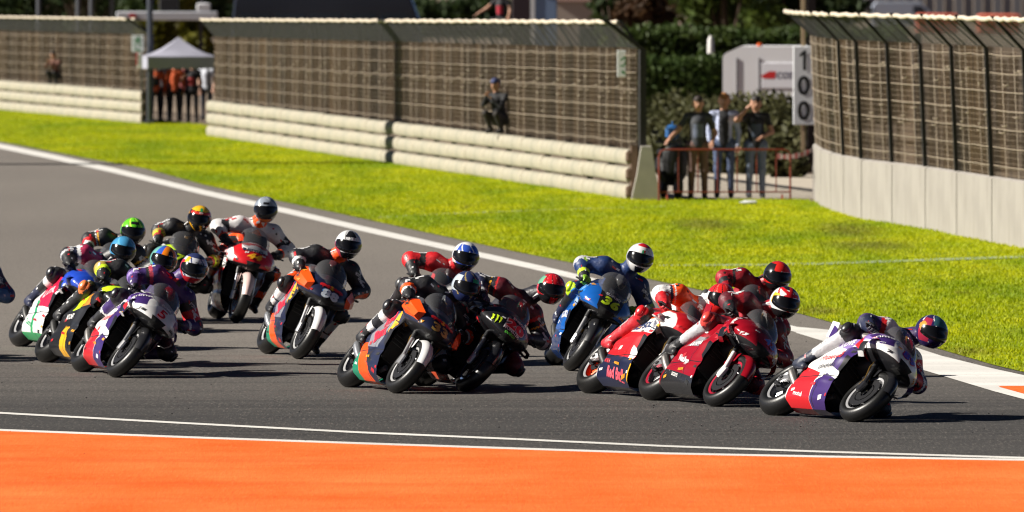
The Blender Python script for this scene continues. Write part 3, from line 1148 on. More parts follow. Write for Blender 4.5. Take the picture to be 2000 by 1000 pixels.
for px, Y, h, r, kd, lb in TL:
    tree(((px - 1000) / FPX * Y, Y, 0), h, r, kd, lb, trunk=.12 if h < 5 else .2)
hedge(-160, 1300, 640, 2.4, 6, 'dark', 'distant dark hedge behind everything', 14000, .25, .3)

# ================================================================== background vehicles and structures
m_black = mat('black_coach_paint', (.012, .012, .016), .25, coat=.4, var=.1, scale=1)
m_glassd = mat('dark_glass', (.02, .025, .03), .08, var=.05)
m_tyre_bg = mat('plain_tyre', (.02, .02, .02), .7)
def bg_wheel(root, x, y, r):
    mb = MB()
    mb.lathe([(r * .35, -.1), (r * .9, -.11), (r, -.06), (r, .06), (r * .9, .11), (r * .35, .1)], (x, y, r), 20)
    w_ = mb.build('wheel', m_tyre_bg, root)
    mb = MB()
    mb.lathe([(.001, -.08), (r * .5, -.09), (r * .62, -.05)], (x, y, r), 16)
    mb.build('rim', mat('grey_rim', (.3, .3, .3), .4, .6), w_)

def coach(x0, x1, Y, h):
    xa, xb = (x0 - 1000) / FPX * Y, (x1 - 1000) / FPX * Y
    L = xb - xa
    root = empty('coach', ((xa + xb) / 2, Y, 0), 0, 'big black coach parked behind the long fence', 'coach')
    mb = MB()
    side = [(-L / 2, .45), (L / 2 - .1, .45), (L / 2, .7), (L / 2 - .12, 2.6), (L / 2 - .45, h - .25), (L / 2 - .9, h), (-L / 2 + .5, h), (-L / 2 + .1, h - .3), (-L / 2, 2.5)]
    mb.loft([[(x * k, y, .45 + (z - .45) * kk) for x, z in side] for y, k, kk in ((-1.25, .985, .97), (-1.15, 1, 1), (1.15, 1, 1), (1.25, .985, .97))])
    mb.build('body', m_black, root, 25)
    for k in range(5):
        mb = MB()
        w_ = L * .16
        mb.cbox((-L * .38 + k * L * .185, -1.256, 2.35), (w_, .02, .95), .008)
        mb.build('window', m_glassd, root)
    for x in (-L * .3, L * .3):
        for y in (-1.1, 1.1):
            bg_wheel(root, x, y, .5)
    mb = MB()
    mb.box((0, -1.262, 1.35), (L * .6, .012, .16))
    mb.build('trim_stripe', mat('grey_stripe', (.12, .12, .13), .4), root, 0)
coach(455, 826, 338, 3.75)

# white trailer with lettered side
TY = 232
tx0, tx1 = (1408 - 1000) / FPX * TY, (1640 - 1000) / FPX * TY
tr_ = empty('trailer', ((tx0 + tx1) / 2, TY - 4, 0), R(-4), 'white box trailer with rounded roof behind the spectators', 'trailer')
TW = tx1 - tx0
mb = MB()
prof = [(-TW / 2, .5), (TW / 2, .5), (TW / 2, 2.38), (TW / 2 - .08, 2.44), (-TW / 2 + .45, 2.44), (-TW / 2 + .06, 2.26), (-TW / 2, 2.18)]
mb.loft([[(x, y, z) for x, z in prof] for y in (-1.0, 1.6)])
tb = mb.build('body', mat('trailer_white', (.88, .88, .9), .4, var=.06, scale=1), tr_, 25)
mb = MB()
mb.cbox((TW * .03, -1.01, 1.72), (TW * .42, .02, .62), .005)
pn = mb.build('lettered_panel', mat('panel_white', srgb(240, 240, 246), .4, var=.03), tr_)
vs, fs = fit_text('COSTA', .62, .17, .2, .03)
me = bpy.data.meshes.new('lettering')
me.from_pydata([(TW * .05 + x, -1.024, 1.72 + y) for x, y in vs], [], fs)
link('lettering', me, mat('grey_print', srgb(90, 90, 110), .6), pn)
me = bpy.data.meshes.new('red_mark')
me.from_pydata([(TW * .05 - .72, -1.024, 1.70), (TW * .05 - .5, -1.024, 1.82), (TW * .05 - .33, -1.024, 1.82), (TW * .05 - .36, -1.024, 1.64), (TW * .05 - .62, -1.024, 1.64)], [], [(0, 4, 3, 2, 1)])
link('red_mark', me, mat('red_print', srgb(205, 40, 40), .6), pn)
for x in (-TW * .15, TW * .2):
    bg_wheel(tr_, x, -.95, .33)
mb = MB()
mb.box((-TW / 2 + .35, -1.012, 1.35), (.03, .02, 1.6))
mb.box((-TW / 2 + .9, -1.012, 1.35), (.03, .02, 1.6))
mb.build('door_seams', mat('seam_grey', (.12, .12, .13), .6), tr_, 0)
mb = MB()
mb.lathe([(.001, .09), (.06, .07), (.07, 0)], (0, 0, 0), 12)
o = mb.build('beacon', mat('amber_lamp', srgb(190, 80, 25), .3), tr_)
o.rotation_euler = (R(90), 0, 0)
o.location = (-TW * .2, -.8, 2.44)

# red and white fire extinguisher stand beside the trailer
fx = atY(1388, 130, 240)
r_ = empty('marker_post', (fx.x, 240, 0), 0, 'red and white marker post beside the white trailer', 'marker post')
mb = MB(); mb.tube([(0, 0, 0), (0, 0, 2.0)], .09, 10); mb.build('red_section', mat('post_red', srgb(170, 30, 34), .5), r_)
mb = MB(); mb.tube([(0, 0, 2.0), (0, 0, 2.5), (0, 0, 2.62)], [.09, .08, .03], 10); mb.build('white_tip', mat('post_white', srgb(210, 208, 205), .5), r_)

# tent
TP = at(349, 243)
tent = empty('tent', TP, R(8), 'pale grey gazebo tent over the marshals between the fences', 'tent')
hw, ez, vz, pz = .98, 1.92, 1.58, 2.46
m_tent = mat('grey_canvas', srgb(150, 150, 164), .7, var=.08, scale=3)
mb = MB()
secs = []
for t in (0, .12, .3, .55, .8, 1.0):
    r2 = hw * (1 - t) + .01
    z = ez + (pz - ez) * (t ** 1.0) - .09 * math.sin(math.pi * t)
    secs.append([(-r2, -r2, z), (0, -r2 * 1.0, z - .02 * (1 - t)), (r2, -r2, z), (r2, 0, z - .02 * (1 - t)), (r2, r2, z), (0, r2, z - .02), (-r2, r2, z), (-r2, 0, z - .02)])
mb.loft(secs, True, False)
mb.build('canopy', m_tent, tent, 30)
for k in range(4):
    mb = MB()
    rot = Matrix.Rotation(k * math.pi / 2, 3, 'Z')
    pts = []
    for i in range(9):
        x = -hw + 2 * hw * i / 8
        pts.append([rot @ Vector((x, -hw - .008 * math.sin(i * 1.7), ez)), rot @ Vector((x, -hw - .02 * math.sin(i * 2.3), vz + .015 * math.sin(i * 3)))])
    mb.loft(pts, False, False)
    mb.build('valance', m_tent, tent, 30)
for sx in (-1, 1):
    for sy in (-1, 1):
        mb = MB()
        mb.box((sx * (hw - .04), sy * (hw - .04), ez / 2), (.05, .05, ez))
        mb.build('leg', mat('alu_leg', srgb(120, 120, 122), .4, .5), tent, 0)
# red and white box on the tent leg
fxp = atY(273, 118, TP.y - 1.5)
r_ = empty('hanging_box', (fxp.x, TP.y - 1.5, fxp.z - .2), 0, 'small white hanging box with red edge on the tent corner', 'box')
mb = MB(); mb.cbox((0, 0, .2), (.13, .13, .42), .02); mb.build('box_body', mat('post_white', srgb(210, 208, 205), .5), r_)
mb = MB(); mb.cbox((-.08, 0, .25), (.03, .13, .36), .01); mb.build('red_edge', mat('post_red', srgb(170, 30, 34), .5), r_)

# white gantry with deck behind the tent, and its posts
GY = 335
g0, g1 = atY(228, 31, GY), atY(425, 31, GY)
gan = empty('gantry', ((g0.x + g1.x) / 2, GY, 0), 0, 'white gantry beam on dark posts above the tent', 'gantry')
GW = g1.x - g0.x
mb = MB(); mb.cbox((0, 0, g0.z), (GW, .5, .32), .03); mb.build('beam', mat('gantry_white', srgb(190, 192, 200), .5), gan)
for px in (218, 292, 392):
    x = (px - 1000) / FPX * GY - (g0.x + g1.x) / 2
    mb = MB(); mb.box((x, .32, 2.4), (.16, .1, 4.8)); mb.build('post', m_post, gan, 0)
mb = MB(); mb.cbox((-GW * .34, -.262, g0.z), (.24, .02, .16), .005); mb.build('red_badge', mat('post_red', srgb(170, 30, 34), .5), gan)
mb = MB(); mb.tube([(-GW * .5, 0, g0.z + .7), (GW * .5, 0, g0.z + .7)], .03, 6); mb.build('handrail', mat('gantry_white', srgb(190, 192, 200), .5), gan)
# equipment crates on the gantry
for px, wd, hh, c, nm, lb in ((398, .5, .3, srgb(200, 200, 205), 'crate', 'white crate on the end of the gantry'), (330, .7, .5, srgb(30, 30, 34), 'case', 'black equipment case on the gantry')):
    x = (px - 1000) / FPX * GY
    mb = MB(); mb.cbox((0, 0, hh / 2), (wd, .4, hh), .04)
    mb.box((0, 0, hh + .012), (wd * .5, .1, .02))
    o = mb.build(nm, mat(nm + '_paint', c, .5)); o.location = (x, GY, g0.z + .16)
    tag(o, lb, nm)
# leaning poles left of the tent
for px, Y, h, lb in ((75, 318, 5, 'thin grey pole behind the fence beyond the tent'), (152, 322, 5, 'grey pole between the trees beyond the tent'), (178, 316, 5.4, 'dark pole just before the gantry')):
    mb = MB(); mb.tube([(0, 0, 0), (.02, 0, h)], [.09, .07], 8); mb.tube([(-.25, 0, h - .3), (.25, 0, h - .3)], .03, 6)
    o = mb.build('utility_pole', mat('pole_grey', srgb(70, 72, 78), .6)); o.location = ((px - 1000) / FPX * Y, Y, 0); tag(o, lb, 'pole', 'poles behind the fences')
PT = at(285, 244)
mb = MB(); mb.tube([(0, .0, 0), (0, 0, 4.2)], .085, 8); mb.cbox((0, 0, .05), (.3, .3, .1), .02)
o = mb.build('tent_mast', mat('steel_blue', srgb(66, 70, 80), .5, .3)); o.location = (PT.x + .05, PT.y + 1.6, 0); tag(o, 'dark steel mast beside the tent corner', 'mast')

# marshal platform behind the long fence
PY = 262
pf0, pf1 = (925 - 1000) / FPX * PY, (1012 - 1000) / FPX * PY
pl = empty('platform', ((pf0 + pf1) / 2, PY, 0), 0, 'dark platform behind the long fence with a seated person', 'platform')
PWW = pf1 - pf0
mb = MB(); mb.cbox((0, 0, 2.72), (PWW + .3, 1.0, .1), .02); mb.build('deck', m_post, pl)
for sx in (-1, 1):
    for sy in (-1, 1):
        mb = MB(); mb.box((sx * PWW / 2, sy * .4, 1.35), (.08, .08, 2.7)); mb.build('leg', m_post, pl, 0)
# dark burgundy panel, white and blue cabin, tan building
bx = [(1000, 1036, 290, 4.3, srgb(46, 30, 36), 'board', 'dark burgundy hoarding behind the long fence', 'hoarding', .3), ]
for x0, x1, Y, h, c, nm, lb, ct, dp in bx:
    xa, xb = (x0 - 1000) / FPX * Y, (x1 - 1000) / FPX * Y
    r_ = empty('hoarding', ((xa + xb) / 2, Y, 0), 0, lb, ct)
    mb = MB(); mb.cbox((0, 0, h / 2), (xb - xa, .06, h), .02); mb.build('panel', mat('burgundy', c, .6), r_)
    for sx in (-1, 1):
        mb = MB(); mb.box((sx * (xb - xa) * .4, .08, h / 2), (.06, .08, h)); mb.build('post', m_post, r_, 0)
Y = 300
xa, xb = (1036 - 1000) / FPX * Y, (1088 - 1000) / FPX * Y
r_ = empty('cabin', ((xa + xb) / 2, Y, 0), 0, 'tall white and blue cabin behind the long fence', 'cabin')
mb = MB(); mb.cbox((0, 0, 1.9), (xb - xa, 1.0, 3.8), .04); mb.build('body', mat('cabin_blue', srgb(120, 142, 176), .5), r_)
mb = MB(); mb.box((-(xb - xa) / 2 + .07, -.51, 1.9), (.14, .03, 3.7)); mb.build('corner_trim', mat('cabin_white', srgb(225, 225, 225), .5), r_, 0)
mb = MB(); mb.cbox((0, 0, 3.85), (xb - xa + .1, 1.1, .1), .03); mb.build('roof', mat('cabin_white', srgb(225, 225, 225), .5), r_)
Y = 420
xa, xb = (1085 - 1000) / FPX * Y, (1215 - 1000) / FPX * Y
r_ = empty('building', ((xa + xb) / 2, Y, 0), 0, 'low tan building beyond the cabin', 'building')
mb = MB(); mb.cbox((0, 0, 1.55), (xb - xa, 4, 3.1), .02); mb.build('wall', mat('tan_render', srgb(176, 162, 150), .9), r_)
mb = MB(); mb.loft([[(-(xb - xa) / 2 - .2, y, 3.1), ((xb - xa) / 2 + .2, y, 3.1), ((xb - xa) / 2 + .2, y * .1, z), (-(xb - xa) / 2 - .2, y * .1, z)] for y, z in ((-2.3, 3.6), (2.3, 3.62))]); mb.build('roof', mat('brown_roof', srgb(92, 66, 58), .9), r_, 20)
mb = MB(); mb.box((0, -2.01, 1.3), (.9, .04, 1.2)); mb.build('window', m_glassd, r_, 0)
# silver van and far wall seen over the near fence
Y = 740
xv = (1770 - 1000) / FPX * Y
van = empty('van', (xv, Y, 0), 0, 'silver van parked far behind the near fence', 'van')
L = 5.6
prof = [(-L / 2, .35), (L / 2, .35), (L / 2 + .05, 1.0), (L / 2 - .7, 1.25), (L / 2 - 1.5, 2.15), (L / 2 - 1.9, 2.32), (-L / 2 + .35, 2.32), (-L / 2 + .05, 2.0)]
mb = MB(); mb.loft([[(x * k, y, z if z < 1.2 else 1.2 + (z - 1.2) * kk) for x, z in prof] for y, k, kk in ((-.95, .99, .94), (-.85, 1, 1), (.85, 1, 1), (.95, .99, .94))]); mb.build('body', mat('silver_paint', srgb(170, 178, 192), .35, .3, .3), van, 25)
mb = MB(); mb.add([(x, -.962, z) for x, z in ((L / 2 - 2.3, 1.35), (L / 2 - 1.1, 1.35), (L / 2 - 1.6, 1.98), (L / 2 - 2.3, 1.98))], [(0, 1, 2, 3)]); mb.build('window', m_glassd, van, 0)
for x in (-L * .32, L * .3):
    for y in (-.85, .85):
        bg_wheel(van, x, y, .34)
Y = 950
xa, xb = (1560 - 1000) / FPX * Y, (2300 - 1000) / FPX * Y
fw = empty('far_wall', ((xa + xb) / 2, Y, 0), 0, 'long grey ribbed wall far beyond the near fence', 'wall')
fm = MB(); fm.box((0, 0, 1.3), (.9, .2, 2.6)); fm = fm.mesh('wall_panel', 0)
n = int((xb - xa) / 1.0)
for i in range(n):
    o = link('wall_panel', fm, mat('far_grey', srgb(120, 122, 128), .8), fw)
    o.location = (-(xb - xa) / 2 + i + .5, (i % 2) * .12, 0)
for px, Y, c, lb in ((1830, 700, srgb(196, 92, 70), 'red crash pad next to the silver van far beyond the near fence'), (1950, 690, srgb(205, 105, 80), 'red crash pad in front of the ribbed wall far beyond the near fence')):
    mb = MB(); mb.cbox((0, 0, .75), (3.2, .8, 1.5), .12); mb.box((0, -.41, .75), (3.0, .03, .08))
    o = mb.build('crash_pad', mat('pad_red%d' % px, c, .7)); o.location = ((px - 1000) / FPX * Y, Y, 0); tag(o, lb, 'crash pad', 'far crash pads')
# ================================================================== racing motorcycles
# bike frame: x forward, y to the bike's left, z up, origin on the ground between the wheels
FX, RX, FR, RR = .72, -.72, .302, .332

def livery(name, base, regions, rough=.28):
    """glossy paint whose colour fields are convex areas of the side (xz) or front (yz) view"""
    m, q, oc = new_nt(name)
    col = None
    nz = q.noise(oc, 30, 3)
    col = q.mix(q.rng(nz, .3, .7, 0, .06), base, [v * .7 for v in base])
    regions = list(regions) + [('yz', (.012, .012, .014), [(-.4, .60), (.4, .60), (.4, .695), (.10, .705), (-.10, .705), (-.4, .695)], [('x', '>', .40)])]  # black under the nose: intake area and the shade beneath, put into the paint
    DK = (.012, .012, .014)
    regions += [('xz', DK, [(.30, .575), (.42, .545), (.36, .36), (.285, .42)]), ('xz', DK, [(-.46, .298), (.43, .355), (.43, .363), (-.46, .307)]), ('xz', DK, [(.02, .1), (.03, .1), (.30, .80), (.29, .80)], [('z', '<', .60)]), ('xz', DK, [(.30, .66), (.56, .63), (.56, .642), (.30, .672)])]
    for reg in regions:
        plane, c, pts = reg[0], reg[1], reg[2]
        extra = list(reg[3]) if len(reg) > 3 else []
        ia, ib = {'xz': (0, 2), 'yz': (1, 2), 'xy': (0, 1)}[plane[:2]]
        ar = sum(pts[i][0] * pts[(i + 1) % len(pts)][1] - pts[(i + 1) % len(pts)][0] * pts[i][1] for i in range(len(pts)))
        if ar < 0: pts = pts[::-1]
        fac = None
        planes = []
        for i in range(len(pts)):
            (x1, y1), (x2, y2) = pts[i], pts[(i + 1) % len(pts)]
            nx, ny = -(y2 - y1), (x2 - x1)
            v = [0, 0, 0]
            v[ia], v[ib] = nx, ny
            planes.append((v, -(nx * x1 + ny * y1)))
        for e in extra:                       # ('x', '>', .5)
            v = [0, 0, 0]
            v['xyz'.index(e[0])] = 1 if e[1] == '>' else -1
            planes.append((v, -e[2] if e[1] == '>' else e[2]))
        for v, d in planes:
            dp = q.n('ShaderNodeVectorMath', operation='DOT_PRODUCT')
            q.l(oc, dp.inputs[0])
            dp.inputs[1].default_value = v
            s = q.math('ADD', dp.outputs['Value'], d)
            fac = s if fac is None else q.math('MINIMUM', fac, s)
        fac = q.math('GREATER_THAN', fac, 0.0)
        col = q.mix(fac, col, c)
    # road dirt, a little stronger low down at the belly
    q.l(col, q.b.inputs['Base Color'])
    q.b.inputs['Roughness'].default_value = rough
    q.b.inputs['Coat Weight'].default_value = .3
    q.b.inputs['Coat Roughness'].default_value = .08
    return m

m_tyre, q, oc = new_nt('tyre_rubber')
nz = q.noise(oc, 60, 4)
q.l(q.mix(q.rng(nz, .3, .7, 0, 1), (.004, .004, .004), (.008, .0078, .0075)), q.b.inputs['Base Color'])
q.b.inputs['Roughness'].default_value = .4
q.b.inputs['Specular IOR Level'].default_value = .45
q.bump(nz, .25, .004)
m_rim = mat('dark_rim', (.26, .26, .27), .38, .6)
m_riml = mat('bright_rim_lip', (.65, .65, .66), .3, .6)  # lip paler than the rim: its sunlit arc is put into the colour
m_disc = mat('carbon_disc', (.022, .022, .024), .35, .3, var=.2, scale=60)
m_alu = mat('brushed_alloy', (.55, .55, .56), .32, .85, var=.1)
m_engine = mat('dark_engine', (.018, .018, .02), .5, .3, var=.3)
m_carbon = mat('carbon_fibre', (.015, .015, .017), .3, .0, .4, var=.3, scale=120)
m_gold = mat('gold_fork', (.45, .26, .06), .3, .8)
m_blackp = mat('black_plastic', (.012, .012, .013), .5, var=.2)
m_exh = mat('exhaust_steel', (.03, .03, .03), .45, .4, var=.25, scale=6)
m_intake = mat('intake_black', (.004, .004, .004), .8)

m_screen, q, oc = new_nt('tinted_screen')
tb_ = q.n('ShaderNodeBsdfTransparent')
tb_.inputs[0].default_value = (.66, .67, .70, 1)
gl = q.n('ShaderNodeBsdfGlossy')
gl.inputs['Roughness'].default_value = .06
fr_ = q.n('ShaderNodeLayerWeight')
fr_.inputs[0].default_value = .5
fr = q.rng(q.math('POWER', fr_.outputs['Facing'], 3.0), 0, 1, .05, .5)
mx = q.n('ShaderNodeMixShader')
q.l(fr, mx.inputs[0])
df = q.n('ShaderNodeBsdfDiffuse')  # pale diffuse share puts the sun's sheen on the screen into its colour
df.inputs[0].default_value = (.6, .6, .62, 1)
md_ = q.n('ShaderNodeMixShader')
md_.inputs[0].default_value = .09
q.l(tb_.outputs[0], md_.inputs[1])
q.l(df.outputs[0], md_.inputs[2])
q.l(md_.outputs[0], mx.inputs[1])
q.l(gl.outputs[0], mx.inputs[2])
q.l(mx.outputs[0], q.t.nodes['Material Output'].inputs[0])

def ring(x, w, z0, z1, zw, n=24, sq=2.6):
    """closed outline in the yz plane: widest at zw, superellipse halves"""
    out = []
    for k in range(n):
        a = 2 * math.pi * k / n
        c, s = math.cos(a), math.sin(a)
        y = w * math.copysign(abs(c) ** (2 / sq), c)
        h = (z1 - zw) if s >= 0 else (zw - z0)
        out.append((x, y, zw + h * math.copysign(abs(s) ** (2 / sq), s)))
    return out

def interp(tab, x):
    if x <= tab[0][0]: return tab[0][1:]
    for a, b in zip(tab, tab[1:]):
        if x <= b[0]:
            t = (x - a[0]) / (b[0] - a[0])
            t = t * t * (3 - 2 * t) * .4 + t * .6
            return tuple(p + (q_ - p) * t for p, q_ in zip(a[1:], b[1:]))
    return tab[-1][1:]

_SHARED = {}
def shared(key, fn):
    if key not in _SHARED:
        _SHARED[key] = fn()
    return _SHARED[key]

def tyre_mesh(Rr, hw):
    def f():
        k = Rr - .213
        prof = [(.209, .70 * hw), (.216, .9 * hw), (.213 + .3 * k, hw), (.213 + .52 * k, .97 * hw), (.213 + .72 * k, .80 * hw), (.213 + .88 * k, .52 * hw), (.213 + .97 * k, .24 * hw), (Rr, 0)]
        prof = prof + [(r, -y) for r, y in prof[-2::-1]]
        return MB().lathe(prof, n=56).mesh('tyre', 60)
    return shared(('tyre', Rr), f)

def rim_mesh(hw, front):
    def f():
        mb = MB()
        prof = [(.219, hw * .72), (.208, hw * .70), (.196, hw * .55), (.185, hw * .2), (.185, -hw * .2), (.196, -hw * .55), (.208, -hw * .7), (.219, -hw * .72), (.214, -hw * .5), (.2, 0), (.214, hw * .5)]
        mb.lathe(prof, n=48, closed=True)
        mb.lathe([(.02, .05), (.045, .045), (.05, 0), (.045, -.045), (.02, -.05)], n=16)
        for k in range(5):
            for e in (-.13, .13):
                a = k * 2 * math.pi / 5
                p0 = Vector((.04 * math.cos(a), 0, .04 * math.sin(a)))
                p1 = Vector((.19 * math.cos(a + e), .0, .19 * math.sin(a + e)))
                mb.tube([p0, p1], [.016, .012], 6)
        return mb.mesh('rim', 35)
    return shared(('rim', hw), f)

def lip_mesh(hw):
    def f():
        mb = MB()
        for s in (-1, 1):
            mb.lathe([(.190, s * hw * .66), (.205, s * hw * .755), (.2215, s * hw * .77), (.224, s * hw * .70)], n=48)
        return mb.mesh('rim_stripe', 35)
    return shared(('lip', hw), f)

def disc_mesh(r0, r1, ys):
    def f():
        mb = MB()
        for y in ys:
            mb.lathe([(r0, y - .003), (r1, y - .003), (r1, y + .003), (r0, y + .003)], n=40, closed=True)
            mb.lathe([(.045, y - .002), (r0 - .008, y - .004), (r0 - .008, y + .004), (.045, y + .002)], n=10)
        return mb.mesh('brake_disc', 30)
    return shared(('disc', r0), f)

NOSE = [  # x, half width, bottom, top, height of widest
    (.30, .245, .68, .965, .80), (.36, .268, .66, .985, .79), (.46, .285, .648, 1.0, .775), (.58, .275, .642, .975, .76),
    (.68, .245, .642, .93, .745), (.76, .195, .648, .87, .735), (.82, .13, .66, .805, .725), (.85, .07, .68, .765, .72), (.862, .02, .705, .735, .72)]
SIDE = [  # z, front x, back x, y
    (.095, .22, -.40, .0), (.105, .25, -.43, .07), (.135, .275, -.45, .118), (.20, .295, -.42, .165), (.30, .315, -.34, .212), (.40, .335, -.26, .238), (.50, .36, -.20, .252),
    (.60, .40, -.14, .258), (.70, .46, -.07, .262), (.78, .52, .0, .266)]

def fairing_meshes():
    nose = MB()
    xs = [.30 + (.865 - .30) * (i / 26) for i in range(27)]
    secs = []
    for x in xs:
        w_, z0, z1, zw = interp(NOSE, x)
        w_ *= 1.10
        secs.append(ring(x, w_, z0, z1, zw, 28, 1.85))
    nose.loft(secs, True, False)
    # front cap is tiny; close it
    nose.add(secs[-1], [tuple(range(28))])
    side = []
    for s in (-1, 1):
        mb = MB()
        zs = [.095 + (.78 - .095) * (i / 30) for i in range(31)]
        rows = []
        for z in zs:
            xf, xb, y = interp(SIDE, z)
            row = []
            for j in range(17):
                u = j / 16
                x = xb + (xf - xb) * u
                yy = y * (.90 + .10 * math.sin(math.pi * (.12 + .76 * u))) + .012 * math.exp(-((u - .72) / .12) ** 2) * (z > .25) + .016 * math.exp(-((z - .46 - .10 * u) / .05) ** 2) - .014 * math.exp(-((z - .30 - .05 * u) / .035) ** 2)
                row.append((x, s * yy, z))
            rows.append(row)
        if s < 0: rows = [r[::-1] for r in rows]
        mb.loft(rows, False, False)
        side.append(mb.mesh('side_fairing', 50))
    return nose.mesh('nose_fairing', 55), side[0], side[1]

def ribbon(mb, pts, chord, thick, cx=(-1, 0, 0), mi=0):
    """aero blade: flat section of given chord along cx swept through pts"""
    c = Vector(cx).normalized()
    secs = []
    for i, p in enumerate(pts):
        p = Vector(p)
        a, b = Vector(pts[max(i - 1, 0)]), Vector(pts[min(i + 1, len(pts) - 1)])
        t = (b - a).normalized()
        n = t.cross(c).normalized()
        ch = chord[i] if isinstance(chord, (list, tuple)) else chord
        secs.append([p, p + c * ch * .35 + n * thick, p + c * ch, p + c * ch * .35 - n * thick])
    mb.loft(secs, True, True, mi)

def bike(spec):
    """one motorcycle; spec: label, pos (front contact pixel), yaw, lean, paint, colours, prints"""
    root = empty('motorcycle', (0, 0, 0), 0, spec['label'], 'motorcycle', 'racing motorcycles in the pack')
    fc_ = at(*spec['front'])
    yaw, lean = R(spec['yaw']), R(spec['lean'])
    M = Matrix.Rotation(-math.pi / 2 + yaw, 4, 'Z') @ Matrix.Rotation(-lean, 4, 'X')
    off = M @ Vector((FX, 0, 0))
    lift = .075 * (1 - math.cos(lean)) + .002
    root.matrix_world = Matrix.Translation((fc_.x - off.x, fc_.y - off.y, lift)) @ M
    P = spec['paint']
    rimc = spec.get('rim', m_rim)
    lipc = spec.get('lip', m_riml)
    # --- wheels
    for nm, x, Rr, hw, ys in (('wheel', FX, FR, .071, (-.058, .058)), ('wheel', RX, RR, .102, (-.075,))):
        wv = sub(nm, root)
        wv.location = (x, 0, Rr)
        if x > 0:
            wv.rotation_euler = (0, 0, R(spec.get('steer', 2)))
        link('tyre', tyre_mesh(Rr, hw), m_tyre, wv)
        o = link('rim', rim_mesh(hw, x > 0), rimc, wv) if True else None
        if o.data.materials[0] is not rimc:
            o.material_slots[0].link = 'OBJECT'
            o.material_slots[0].material = rimc
        o = link('rim_stripe', lip_mesh(hw), lipc, wv)
        o.material_slots[0].link = 'OBJECT'
        o.material_slots[0].material = lipc
        link('brake_disc', disc_mesh(.11 if x > 0 else .06, .168 if x > 0 else .11, ys), m_disc, wv)
    # --- fork, calipers, mudguard
    for s in (-1, 1):
        def ff(s=s):
            mb = MB()
            y = s * .108
            mb.tube([(.445, y, .93), (.60, y, .575)], .029, 12, 0)
            mb.tube([(.592, y, .59), (.69, y, .37)], .024, 12, 1)
            mb.cbox((.705, y, .32), (.07, .05, .13), .015, 1)
            mb.cbox((.645, s * .088, .355), (.075, .055, .13), .018, 1)
            return mb.mesh('fork_leg', 35)
        o = link('fork_leg', shared(('fork', s), ff), [m_blackp, m_alu], root)
        for k_, mm_ in ((0, spec.get('fork', m_blackp)), (1, spec.get('forklow', m_alu))):
            o.material_slots[k_].link = 'OBJECT'
            o.material_slots[k_].material = mm_
    def cal():
        mb = MB()
        for s in (-1, 1):
            mb.cbox((.625, s * .085, .40), (.07, .05, .12), .015)
            mb.tube([(.60, s * .1, .45), (.54, s * .12, .58), (.5, s * .1, .7)], .008, 6)
        return mb.mesh('brake_caliper', 35)
    link('brake_caliper', shared('caliper', cal), m_gold, root)
    def mud():
        mb = MB()
        secs = []
        for i in range(17):
            a = R(10 + 150 * i / 16)
            r = FR + .022
            wd = .074 * (1 - .25 * abs(i / 8 - 1) ** 2)
            sec = []
            for j in range(9):
                t = -1 + j / 4
                rr = r - .05 * t * t
                sec.append((FX + rr * math.cos(a), wd * t, FR + rr * math.sin(a)))
            secs.append(sec)
        mb.loft(secs, False, False)
        for s in (-1, 1):
            mb.loft([[(FX + (FR + .0) * math.cos(a) * k, s * (.078 + .03 * (1 - k)), FR + FR * math.sin(a) * k) for k in (.98, .8, .62)] for a in (R(96), R(112), R(128), R(144))], False, False)
        return mb.mesh('front_mudguard', 60)
    md = link('front_mudguard', shared('mud', mud), P, root)
    md.material_slots[0].link = 'OBJECT'
    md.material_slots[0].material = spec.get('mudpaint', P)
    def clamps():
        mb = MB()
        mb.cbox((.47, 0, .90), (.07, .27, .03), .012)
        mb.cbox((.50, 0, .78), (.07, .27, .035), .012)
        return mb.mesh('fork_clamp', 35)
    link('fork_clamp', shared('clamp', clamps), m_blackp, root)
    # --- handlebars
    for s in (-1, 1):
        def hb(s=s):
            mb = MB()
            mb.tube([(.435, s * .11, .905), (.41, s * .2, .90), (.365, s * .35, .885)], .012, 8, 0)
            mb.tube([(.405, s * .215, .90), (.36, s * .36, .884)], .0185, 10, 1)
            mb.tube([(.45, s * .19, .905), (.47, s * .27, .89), (.435, s * .36, .875)], .007, 6, 0)
            mb.tube([(.362, s * .36, .884), (.40, s * .40, .88), (.47, s * .395, .88), (.50, s * .36, .88)], .010, 6, 0)
            return mb.mesh('handlebar', 35)
        link('handlebar', shared(('hb', s), hb), [m_blackp, m_blackp], root)
    # --- engine, frame, radiator, swingarm
    def eng():
        mb = MB()
        mb.loft([ring(x, w_, z0, z1, (z0 + z1) / 2, 16, 3.5) for x, w_, z0, z1 in ((-.30, .12, .28, .56), (-.2, .17, .2, .62), (0, .185, .17, .66), (.14, .18, .2, .70), (.22, .16, .28, .70))])
        mb.loft([ring(x, w_, z0, z1, (z0 + z1) / 2, 14, 3) for x, w_, z0, z1 in ((-.28, .10, .5, .80), (0, .14, .5, .85), (.3, .15, .55, .88), (.44, .1, .66, .9))])
        return mb.mesh('engine', 40)
    link('engine', shared('eng', eng), m_engine, root)
    def rad():
        mb = MB()
        mb.box((.265, 0, .48), (.035, .36, .40), 0, Matrix.Rotation(R(-12), 3, 'Y'))
        for k in range(9):
            mb.box((.285 - .0085 * (4 - k), 0, .32 + .04 * k), (.012, .35, .006), 1)
        return mb.mesh('radiator', 0)
    link('radiator', shared('rad', rad), [m_intake, m_engine], root)
